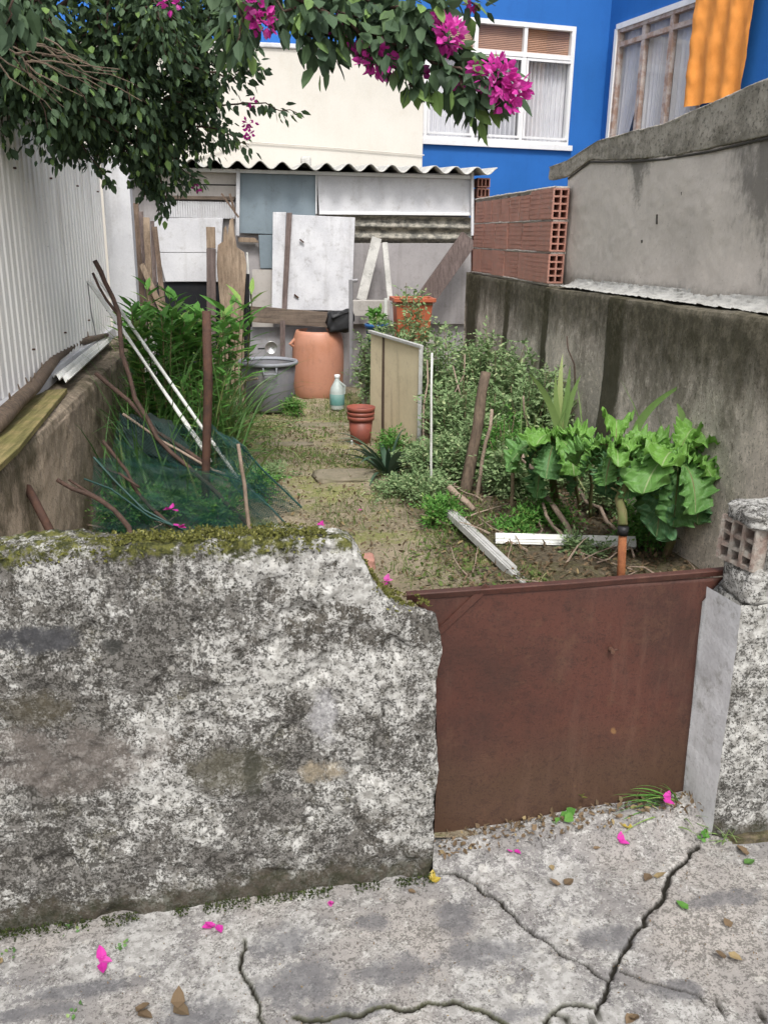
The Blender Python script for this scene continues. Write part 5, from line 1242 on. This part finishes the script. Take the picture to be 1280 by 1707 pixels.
for (px, py, n, L, sp, mt, lab) in ((440,800,60,.12,.10,'grass','weedy grass at the right foot of the green net'), (430,720,90,.14,.12,'grass','weedy grass between the grey tub and the net'), (395,690,70,.22,.08,'grassdark','green tuft in front of the left side of the grey tub'),
        (700,760,90,.22,.10,'grassdark','deep green tuft between agave and white stake'), (830,870,150,.20,.10,'grass','ragged grass left of the kale bed'), (1000,930,80,.10,.14,'grass','sparse short weeds behind the gate around the rusty pipe'), (1150,925,120,.26,.10,'grassdark','dark grass under the right kale plant'), (560,760,80,.07,.12,'grass','short bright grass in the middle of the path'), (650,880,90,.07,.14,'grass','short grass at the right side of the path near the gate')):
    tuft(g(px, py), n, L, .005, lab, mt, 1.0, sp)
for (px, py, h, rr, lab, mt) in ((735,880,.16,.12,'small leafy weed at the path edge below the aluminium profile end','fern'), (860,905,.12,.12,'small leafy weed behind the white rail','fern'), (700,800,.30,.16,'bushy weed around the foot of the white stake','greygreen'), (655,775,.25,.12,'weed growing over the agave from behind','fern'), (800,760,.5,.2,'leafy weed at the foot of the rough wooden post','fern'), (1060,860,.35,.16,'leafy weed between the kale stalks','greygreen'), (960,830,.35,.18,'leafy weed between the left and middle kale','greygreen'), (420,830,.18,.12,'low weed inside the right end of the net','fern'), (215,880,.25,.14,'weed at the foot of the side wall under the net','fern'), (360,880,.16,.12,'weed at the foot of the rusty post','fern')):
    c = g(px, py); shrub(c[0], c[1], h, rr, lab, mt, 16, .05, 16, leafw=.5)
mb = MB()
for k in range(70):
    a = np.array([random.uniform(.95, 2.0), random.uniform(3.3, 5.4), 0]) if k < 48 else np.array([random.uniform(-.85,-.25), random.uniform(3.9, 5.2), 0]); a[2] = soil_z(a[0], a[1]) + .012
    t = random.uniform(0, 3.14); L_ = random.uniform(.08, .32); b = a + np.array([math.cos(t)*L_, math.sin(t)*L_, random.uniform(0, .06)]); mb.tube(crook(a, b, 3, .012), np.linspace(random.uniform(.003,.007), .002, 4), 5)
tag(mb.build('twig_litter', 'stick_pale', origin=(0,0,0)), 'short dry twigs scattered over the dark soil of both beds', 'twigs', kind='stuff')
for (px, py, h, rr, lab, mt, ns) in ((845,815,.55,.17,'feathery green weed between the rough post and the fennel','fern',20), (905,885,.22,.16,'low green weed behind the middle of the white rail','fern',16), (1010,865,.38,.15,'grey-green weed behind the rusty pipe','greygreen',18), (1075,920,.26,.15,'low green weed right of the rusty pipe','fern',18), (1165,925,.40,.14,'green weed between the right kale and the pillar','fern',20), (965,935,.10,.14,'flat weed between the dry branches and the gate','greygreen',12)):
    c = g(px, py); shrub(c[0], c[1], h, rr, lab, mt, ns, .05, 18, leafw=.45)
for (px, py, n, L, W, sp, lab) in ((1130,900,26,.9,.014,.07,'long strap blades rising through the right kale'), (1000,850,22,.85,.013,.08,'long strap blades between the middle and left kale'), (890,840,24,.72,.012,.07,'strap blades left of the left kale'), (1180,880,18,.85,.014,.05,'strap blades between the kale and the right wall')):
    tuft(g(px, py), n, L, W, lab, 'strap', .7, sp, 3.0, 'strap_grass')
# agave
def rosette(c, n, L, W, label, mat, el=(.2, 1.4), droop=.8, name='agave', cat='plant'):
    D = []
    for i in range(n): a = i*2.4; e = random.uniform(*el); D.append([math.cos(a), math.sin(a), e])
    mb = MB(); mb.blades(np.tile(np.array(c), (n,1)) + RS.uniform(-.015,.015,(n,3))*np.array([1,1,0]), D, RS.uniform(.75,1.1,n)*L, RS.uniform(.8,1.1,n)*W, droop, 9, belly=.3)
    return one(mb, name, mat, label, cat, smooth=True)
c = g(645, 792); rosette(c, 26, .50, .038, 'dark agave with arching strap leaves in front of the yellowed board', 'agave', (.4, 2.2), 1.5)
def fan(pts, base, label, W=.05, name='strap_leaf_plant', mat='strap'):
    """a few tall strap leaves, each bent through its own points"""
    root = thing(name, label, 'plant', base)
    for P in pts:
        P = [np.array(p) for p in P]; m = 14; Q = []
        for i in range(m+1):
            t = i/m; a = lerp(P[0], P[1], t); b = lerp(P[1], P[2], t); Q.append(lerp(a, b, t))
        mb = MB(); V = []
        for i, q in enumerate(Q):
            d = Q[min(i+1,m)] - Q[max(i-1,0)]; s = np.cross(d, (.1,1,.1)); s /= np.linalg.norm(s); t = i/m; wd = W*(1-t**2.5)*.5 + .001
            V += [q - s*wd, q + np.array([0,.12,0])*wd, q + s*wd]
        mb.add(V, [(3*i+j, 3*i+j+1, 3*i+j+4, 3*i+j+3) for i in range(m) for j in range(2)]); mb.build('leaf', mat, root, smooth=True)
    return root
Yi = 4.9; b0 = v(935, 730, Yi)
fan([(b0, v(930,650,Yi), v(938,590,Yi+.1)), (b0, v(915,650,Yi), v(880,622,Yi-.1)), (b0, v(950,660,Yi), v(968,625,Yi)), (b0, v(925,690,Yi), v(926,620,Yi)), (b0, v(945,670,Yi), v(950,610,Yi))], (b0[0], b0[1], .08), 'iris-like plant with upright strap leaves behind the left kale', .042)
b0 = v(1150, 760, 3.9)
fan([(b0, v(1150,670,3.95), v(1174,605,3.95)), (v(1055,740,4.1), v(1060,680,4.1), v(1150,635,4.05)), (b0, v(1160,700,3.9), v(1176,640,3.9)), (b0, v(1140,690,3.95), v(1128,672,3.95))], (b0[0], b0[1], .08), 'tall strap-leaved plant behind the right kale near the wall', .045)
fan([(g(1075,820), v(1100,850,4.1), v(1190,930,3.8)), (g(1060,850), v(1120,880,4.0), v(1210,925,3.7)), (g(1110,790), v(1140,800,4.1), v(1180,850,3.9))], g(1090,850), 'long thin green blades drooping under the kale towards the pillar', .012, 'drooping_blades', 'grass')
for k, (P, lab) in enumerate([((v(1200,690,3.8), v(1195,760,3.75), 4), 'thin reddish dead flower stalk right of the kale'), ((v(945,560,5.6), v(958,650,5.5), 4), 'thin dead stalk rising above the grey-green shrub'), ((v(1165,590,4.0), v(1155,700,3.95), 4), 'thin pale dry stalk behind the right kale')]):
    stick(P[1], P[0], .005, 'dead_stalk', 'twig', lab, 'stalk', 4, .02, 6)

# kale
def kale(c, base, n, L, label, seed, wid=.55, lower=.3):
    random.seed(seed); root = thing('kale_plant', label, 'vegetable plant', base); st = MB(); stub = MB()
    c = np.array(c); Q = crook(base, c, 6, .02); st.tube(Q, np.linspace(.022, .018, 7), 10, .1)
    for i in range(14):
        t = random.uniform(.25, .9); p = lerp(base, c, t); a = random.uniform(0, 6.28); st.tube([p, p + np.array([math.cos(a)*.04, math.sin(a)*.04, .015])], [.007,.004], 6)
    st.build('stalk', 'stem', root, smooth=True)
    for i in range(n):
        a = i*2.399 + seed + random.uniform(-.3,.3); f = i/n           # f=0 inner upright, 1 outer low
        el = 1.15 - 1.45*f + random.uniform(-.1,.1); Lk = L*(.60 + .5*math.sin(math.pi*(.2+.6*f)))*random.uniform(.55,1.05)
        d = np.array([math.cos(a)*math.cos(el), math.sin(a)*math.cos(el), math.sin(el)]); sd = np.array([-math.sin(a), math.cos(a), 0]); nu, nv = 64, 20
        pet = Lk*.30; V = []; mid = []; ln = []; p = c + np.array([0,0,-.02*f]); dd = d.copy(); cen = []; dirs = []
        ph = random.uniform(0, 6); roll = random.uniform(-.45, .45); sd = sd*math.cos(roll) + np.cross(d, sd)*math.sin(roll); sag_ = random.uniform(.6, 1.7)
        for q in range(nu+1):
            cen.append(p.copy()); dirs.append(dd.copy()); dd = dd + np.array([0,0,-1])*(.030*(1+.9*f)*sag_) ; dd /= np.linalg.norm(dd); p = p + dd*Lk/nu
        pb = MB(); pb.tube([cen[k] - np.array([0,0,.004]) for k in range(0, nu-4, 4)], np.linspace(.007, .002, len(range(0, nu-4, 4))), 6)
        pb.build('petiole', 'stem', root, smooth=True)
        for q in range(nu+1):
            t = q/nu; up_ = np.cross(sd, dirs[q]); up_ *= np.sign(up_[2]+1e-6)
            ss = max(0, (t-.16)/.84); wv = max(Lk*.34*(ss**.6)*(1-ss**9)**.5*(1 + .07*math.sin(t*23+ph) + .05*math.sin(t*57)), .004)
            for r_ in range(nv+1):
                u = r_/nv*2-1; edge = abs(u)**2.2
                ruff = edge*.020*math.sin(t*41 + (ph if u > 0 else ph+2) + u*3)*(L/.3) + edge*.012*math.sin(t*83 + ph*2 + u*2)
                cup = (abs(u)**1.6)*wv*(.55-.5*f) - .012*math.sin(abs(u)*9 + t*12)*abs(u)
                V.append(cen[q] + sd*u*wv + up_*(cup + ruff) + dirs[q]*(-abs(u)**2*wv*.06 + edge*.006*math.sin(t*31+ph)))
                mid.append(abs(u)); ln.append(t)
        mb = MB(); mb.add(V, [(q*(nv+1)+r_, (q+1)*(nv+1)+r_, (q+1)*(nv+1)+r_+1, q*(nv+1)+r_+1) for q in range(nu) for r_ in range(nv)], min(1, max(0, f*1.1 - .1 + random.uniform(-.12,.12))))
        mb.va = {'mid': mid, 'len': ln}; mb.build('leaf', 'kale', root, smooth=True)
    return root
YK = 3.75
kale(v(1128, 772, YK), g(1108, 930, .08), 28, .38, 'right and largest kale plant with broad ruffled leaves above the gate', 1)
kale(v(1025, 750, 3.75), v(1038, 876, 3.56), 18, .28, 'middle kale plant, its stalk rising from the black ring of the rusty pipe', 5)
kale(v(925, 738, 4.35), g(925, 850, .08), 19, .31, 'left kale plant with blue-green outer leaves beside the fennel', 3)
random.seed(99)
for k, (a, b, lab) in enumerate(((( 965, 860), (955, 760, 4.4), 'bare kale stalk between the left and middle kale'), ((985, 870), (985, 770, 4.3), 'second bare kale stalk beside the middle kale'), ((1070, 900), (1060, 800, 4.0), 'bare stalk between the middle and right kale'), ((1140, 900), (1150, 820, 4.0), 'short bare stalk below the right kale'))):
    stick(g(*a), v(*b), .011, 'bare_stalk', 'stem', lab, 'stalk', 5, .012)
mb = MB(); c = v(1148, 868, 3.85); n = 14; mb.leaves(np.tile(c, (n,1)) + RS.uniform(-.04,.04,(n,3)), rdirs(n,.3), rdirs(n,1), .07, .04); yel = leafmat('yellow_leaf', (.45,.33,.05), (.5,.42,.1)); one(mb, 'yellowed_leaves', yel, 'withered yellow leaves under the right kale', 'leaves')

# ---- bougainvillea: trunk behind the fence, limbs arching over
root = thing('bougainvillea', 'large bougainvillea hanging over the fence from the upper left with magenta bracts', 'tree', (-1.75, 5.2, -.3))
br_ = MB(); fo = MB(); TR = MB()
crown = np.array([-1.55, 4.9, 2.5])
TR.tube([(-1.75,5.2,-.3), (-1.7,5.15,.6), (-1.62,5.05,1.5), crown], [.075,.065,.055,.045], 10, .08); TR.build('trunk', 'bark', root, smooth=True)
LP = []; LD = []; LS = []
def spray(P, r0=.012, leaves_=160, spread=.10, size=.05, tube=True, mat=None):
    P = [np.array(p, float) for p in P]; Q = []
    for a, b in zip(P[:-1], P[1:]):
        m_ = 4; Q += [lerp(a, b, i/m_) + RS.uniform(-.012,.012,3) for i in range(m_)]
    Q.append(P[-1])
    if tube: br_.tube(Q, np.linspace(r0, .002, len(Q)), 6)
    seg = np.array(Q); L_ = len(Q)-1
    for _ in range(leaves_):
        t = random.random()**.8*L_; i = min(int(t), L_-1); p = lerp(seg[i], seg[i+1], t-i); d = rdirs(1, -.25)[0]
        off = d*spread*random.random()**.6; LP.append(p + off); ax = (seg[i+1]-seg[i]); ax = ax/(np.linalg.norm(ax)+1e-9)
        LD.append(d*.8 + ax*.7 + np.array([0,0,-.5])); LS.append(size*random.uniform(.6, 1.15))
# far dense mass (Y 4.2-6.3), given as px, py, Y, radius px
def blob(px, py, Y, rpx, n, size):
    c = v(px, py, Y); r = rpx*Y/F
    k = int(n/90)+1
    for _ in range(k):
        d = rdirs(1)[0]; tip = c + d*r*np.array([1, .8, 1])*random.uniform(.5, 1.)
        st_ = c + RS.uniform(-.3,.3,3)*r
        spray([st_, lerp(st_, tip, .55) + np.array([0,0,.04]), tip + np.array([0,0,-.04])], .006, int(n/k), r*.33, size)
for (px, py, Y, rp, n, sz) in ((260,20,4.6,90,900,.04),(150,110,4.9,90,900,.036),(330,120,5.1,60,500,.036),(60,60,4.6,130,1500,.052),(200,50,4.8,130,1500,.052),(330,60,5.0,100,1100,.050),(110,160,4.8,110,1500,.050),(230,160,5.0,100,1500,.048),(330,160,5.2,75,900,.046),
      (190,235,5.2,70,1000,.046),(265,250,5.3,60,900,.045),(255,305,5.4,36,420,.042),(300,210,5.3,60,700,.045),(20,130,4.7,90,900,.05),(30,20,4.4,90,600,.055),(385,60,4.6,45,350,.048),(110,215,5.0,60,450,.045),(-80,60,4.6,160,1500,.055),(-60,-120,4.6,200,1500,.055),(200,-100,4.8,180,1400,.055),(420,-90,4.6,150,900,.055)):
    blob(px, py, Y, rp, n, sz)
# limbs from trunk to the masses
for (px, py, Y) in ((60,60,4.6),(230,120,5.0),(330,140,5.2),(260,250,5.3),(180,0,4.8)):
    c = v(px, py, Y); br_.tube(crook(crown, c, 6, .04), np.linspace(.03, .010, 7), 8, .1)
br_.tube([crown, v(-200,-420,3.9), v(20,-330,3.3), v(150,-200,3.0)], [.03,.022,.016,.010], 8, .1)
# edge sprays
spray([v(300,190,5.2), v(380,175,5.1), v(440,172,5.0), v(500,190,4.95)], .006, 60, .045, .05)
spray([v(300,200,5.2), v(360,215,5.1), v(415,240,5.0)], .006, 90, .07, .048)
spray([v(240,250,5.3), v(275,310,5.3), v(270,355,5.3)], .005, 70, .06, .045)
spray([v(270,230,5.3), v(310,290,5.25), v(335,300,5.2)], .005, 60, .05, .045)
spray([v(110,210,5.0), v(160,270,5.0), v(180,300,5.0)], .005, 40, .04, .045)
spray([v(300,100,4.9), v(380,130,4.8), v(425,110,4.7)], .006, 130, .09, .050)
# near hanging branch, larger leaves
spray([v(150,-200,3.0), v(330,-110,2.7), v(480,-20,2.45), v(560,40,2.35), v(640,60,2.3), v(700,90,2.25), v(760,120,2.2), (v(830,135,2.2))], .009, 420, .068, .056)
spray([v(480,-40,2.5), v(600,-10,2.4), v(680,30,2.3), v(725,30,2.25)], .007, 280, .075, .060)
spray([v(380,-60,2.5), v(440,0,2.45), v(520,20,2.4), v(600,30,2.35)], .006, 130, .07, .056)
spray([v(480,0,2.45), v(520,60,2.4), v(545,95,2.38)], .004, 45, .05, .058)
spray([v(380,-60,2.5), v(400,20,2.4), v(395,70,2.4)], .005, 60, .06, .06)
spray([v(660,80,2.3), v(680,120,2.28), v(690,145,2.26)], .004, 26, .03, .055)
spray([v(760,120,2.2), v(790,160,2.2), v(785,185,2.2)], .004, 34, .045, .055)
spray([v(740,-30,2.3), v(780,0,2.3), v(800,10,2.3)], .004, 24, .05, .05)
spray([v(-60,-80,2.6), v(20,-20,2.6), v(10,40,2.6)], .005, 40, .08, .06)
n = len(LP); LD = np.array(LD)
fo.leaves(LP, LD, rdirs(n, 1.5), np.array(LS), np.array(LS)*RS.uniform(.5, .68, n), .22, .2)
br_.build('branches', 'twig', root, smooth=True); fo.build('foliage', 'boug', root)
# dead twigs in the mass
mb = MB()
for k in range(14):
    a = v(random.uniform(-20,90), random.uniform(60,110), 4.1); b = a + np.array([random.uniform(.15,.4), random.uniform(-.1,.1), random.uniform(-.22,-.02)]); mb.tube(crook(a, b, 4, .02), np.linspace(.004,.0015,5), 5)
mb.build('dead_twigs', 'bark', root)
def blossom(px, py, Y, rpx, n, size=.023):
    n = int(n*1.8)
    c = v(px, py, Y); r = rpx*Y/F; d = rdirs(n); P = c + d*r*(RS.rand(n, 1)**.4); mb = MB()
    mb.leaves(P, d + RS.uniform(-.5,.5,(n,3)), rdirs(n, .5), RS.uniform(.8,1.2,n)*size, RS.uniform(.75,1.0,n)*size*.85, .3, .1); return mb.build('bract_cluster', 'bract', root)
for q in ((830,130,2.15,30,64),(862,150,2.15,16,26),(845,170,2.15,13,18),(800,110,2.2,12,14),(748,58,2.2,20,34),(733,35,2.25,9,9),(628,100,2.3,24,38),(652,112,2.3,10,10),(600,85,2.35,10,10),(565,45,2.4,15,20),(436,30,2.4,18,28),(425,5,2.4,12,10),
          (283,3,3.2,13,12),(416,205,4.9,10,14),(414,222,4.9,6,8),(328,312,5.2,5,6),(790,0,2.3,9,8),(770,130,2.2,8,6),(700,120,2.3,6,5),(419,170,5.0,5,5)): blossom(*q)

# ---- fallen bracts and leaves on the pavement and soil
def fallen(p, size, mat, label, name, cat, group=None, n=1, rot=None):
    mb = MB(); p = np.array(p) + np.array([0,0,.006])
    for i in range(n):
        a = rot if rot is not None and i == 0 else random.uniform(0, 6.28)
        d = np.array([[math.cos(a), math.sin(a), .25]]); mb.leaves(p[None] + RS.uniform(-.3,.3,(1,3))*size*np.array([1,1,.15])*(i>0), d, np.array([[random.uniform(-.2,.2), random.uniform(-.2,.2), 1]]), size, size*.7, .35, -.25 if i % 2 else .25)
    return one(mb, name, mat, label, cat, group)
FB = 'fallen magenta bracts'
fallen(gs(170,1608), .034, 'bract', 'largest fallen magenta blossom at the lower left of the pavement', 'fallen_bract', 'bract', FB, 4)
fallen(gs(357,1545), .030, 'bract', 'fallen magenta blossom below the middle of the front wall', 'fallen_bract', 'bract', FB, 3)
fallen(gs(550,1505), .022, 'bract', 'small round magenta petal close to the foot of the front wall', 'fallen_bract', 'bract', FB, 2)
fallen(gs(857,1420), .022, 'bract', 'small magenta petal in front of the left part of the gate', 'fallen_bract', 'bract', FB, 2)
fallen(gs(1030,1405), .030, 'bract', 'magenta petal lying in front of the gate below the yellow leaf', 'fallen_bract', 'bract', FB, 2)
fallen(gs(1103,1352) + np.array([0,0,.03]), .032, 'bract', 'dark magenta petal in the grass by the pillar foot', 'fallen_bract', 'bract', FB, 2)
fallen(g(640,970), .045, 'bract', 'magenta bract on the soil just behind the left end of the gate', 'fallen_bract', 'bract', FB, 3)
fallen(g(530,880), .05, 'bract', 'pink bract on the path just above the front wall', 'fallen_bract', 'bract', FB, 3)
fallen(v(286,850,4.35), .045, 'bract', 'upper of the two magenta bracts caught in the green net', 'fallen_bract', 'bract', FB, 4)
fallen(v(297,880,4.25), .045, 'bract', 'lower of the two magenta bracts caught in the green net', 'fallen_bract', 'bract', FB, 4)
fallen(g(523,882) + np.array([.3,.3,0]), .03, 'bract', 'tiny pink bract in the middle of the path', 'fallen_bract', 'bract', FB, 1)
FL = 'fallen leaves on the pavement'
fallen(gs(1147,1520), .036, 'fern', 'green leaf lying on the pavement right of the long crack', 'fallen_leaf', 'leaf', FL, 1, 2.0)
fallen(gs(1240,1443), .036, 'grassdark', 'dark green leaf lying below the pillar at the right edge', 'fallen_leaf', 'leaf', FL, 1, .3)
fallen(gs(1055,1383), .034, yel, 'orange-yellow leaf in front of the gate near the grass', 'fallen_leaf', 'leaf', FL, 1, 2.6)
fallen(gs(718,1473), .03, yel, 'yellow leaf at the corner of the front wall by the crack', 'fallen_leaf', 'leaf', FL, 2, .3)
for x, y, s_z, lab in ((940,1478,.034,'round brown leaf between the two converging cracks'),(1083,1460,.034,'brown leaf just left of the long crack'),(1218,1550,.03,'brown leaf right of the green leaf'),(1213,1592,.032,'brown leaf lowest on the right side of the pavement'),(1055,1695,.032,'brown leaf at the bottom edge below the crack junction'),
        (680,1487,.022,'dark curled leaf near the corner of the front wall'),(918,1445,.022,'dark curled leaf above the round brown leaf'),(988,1418,.022,'curled leaf under the magenta petal'),(1245,1425,.034,'brown leaf at the right edge by the pillar'),(230,1690,.04,'brown leaf at the bottom left edge of the pavement'),
        (290,1680,.045,'larger brown leaf beside the bottom left one'),(5,1600,.035,'dark leaf at the far left edge of the pavement'),(825,1402,.03,'orange-brown leaf under the gate at its left end')):
    fallen(gs(x, y), s_z, 'litter', lab, 'fallen_leaf', 'leaf', FL, 2 if s_z > .03 else 1)
# litter under the gate
mb = MB(); n = 420; x = RS.uniform(.44, 1.2, n); y = 1.955 - RS.rand(n)**1.6*.09; z = np.array([.05*a - .01 + .03 + max(0, a-.45)*.06 for a in x]) + RS.rand(n)*.006
mb.leaves(np.stack([x,y,z],1), rdirs(n,.1), rdirs(n,2), RS.uniform(.006,.024,n), RS.uniform(.004,.014,n))
tag(mb.build('leaf_litter', 'litter', origin=(0,0,0)), 'crumbled dead leaves along the bottom of the gate', 'leaf litter', kind='stuff')
# specks of debris on the pavement
mb = MB(); n = 700; x = RS.uniform(-.8, 1.6, n); y = RS.uniform(1.4, 1.83, n); z = np.array([street_z(a) for a in x]) + .004
mb.leaves(np.stack([x,y,z],1), rdirs(n,.1), rdirs(n,3), RS.uniform(.002,.007,n), RS.uniform(.0015,.004,n))
tag(mb.build('grit', 'litter', origin=(0,0,0)), 'tiny crumbs and grit scattered on the concrete pavement', 'grit', kind='stuff')
# weeds at the gate
def rootz(px, py): p = gs(px, py); return p
c = v(940, 1375, 1.945)
root = thing('clover_weed', 'small round-leaved green weed growing under the middle of the gate', 'weed', c)
n = 16; P = np.tile(v(937,1372,1.94), (n,1)) + RS.uniform(-1,1,(n,3))*np.array([.022,.012,.03]) + np.array([0,-.01,.012]); mb = MB(); mb.leaves(P, rdirs(n,.2) - np.array([0,.6,0]), np.tile([0,-.7,.7],(n,1)) + RS.uniform(-.3,.3,(n,3)), RS.uniform(.022,.034,n), RS.uniform(.022,.032,n), .1, .05); mb.build('leaves', 'fern', root)
mb = MB(); mb.leaves([v(935,1375,1.92)], [[.3,-.4,-.35]], [[0,-.6,.8]], .05, .034); mb.build('large_leaf', 'grassdark', root)
mb = MB()
for p in P[:8]: mb.tube([c, p], .0012, 5)
mb.build('stems', 'stem', root)
fallen(v(970,1331,1.955), .026, 'moss', 'pale yellow leaf caught on the gate above the small weed', 'fallen_leaf', 'leaf', FL, 2)
tuft(v(1125,1372,1.93), 40, .16, .006, 'long grass blades bending left along the foot of the gate', 'strap', .7, .022, .4, 'grass_tuft')
P = np.tile(v(1130,1345,1.94), (26,1)) + RS.uniform(-.02,.02,(26,3)); mb = MB()
mb.blades(P, np.stack([RS.uniform(-1.6,-.5,26), RS.uniform(-.35,-.05,26), RS.uniform(.2,1.1,26)],1), RS.uniform(.12,.24,26), .006, .7, 8); one(mb, 'grass_tuft', 'fern', 'arching grass stalks sweeping left from the pillar corner', 'grass')
c = gs(1172,1402); n = 18; mb = MB(); mb.leaves(np.tile(c + np.array([0,0,.012]),(n,1)) + RS.uniform(-.018,.018,(n,3))*np.array([1,1,.5]), rdirs(n,.5), rdirs(n,1.5), .014, .011, .1, 0); one(mb, 'small_weed', 'fern', 'tiny clover-like weed at the foot of the pillar', 'weed')
tuft(gs(1205,1400), 12, .09, .005, 'few grass blades at the foot of the pillar by the crack', 'strap', .6, .012, 1.2)
for x, y, lab in ((120,1552,'tiny green weed at the foot of the front wall on the left'),(205,1582,'green weed sprig on the pavement above the large blossom'),(15,1592,'green sprig at the far left edge'),(125,1690,'green weed in the pavement at the bottom left'),(1160,1300,'small leaves in the pillar corner behind the grass')):
    c = gs(x, y) if y > 1400 else v(x, y+60, 1.9); n = 9; mb = MB(); mb.leaves(np.tile(c + np.array([0,0,.006]),(n,1)) + RS.uniform(-.016,.016,(n,3))*np.array([1,1,.4]), rdirs(n,.3), rdirs(n,1.5), .010, .008, .1, 0); one(mb, 'small_weed', 'grassdark', lab, 'weed')

for o in S.objects:
    if '_w' in o.keys(): del o['_w']
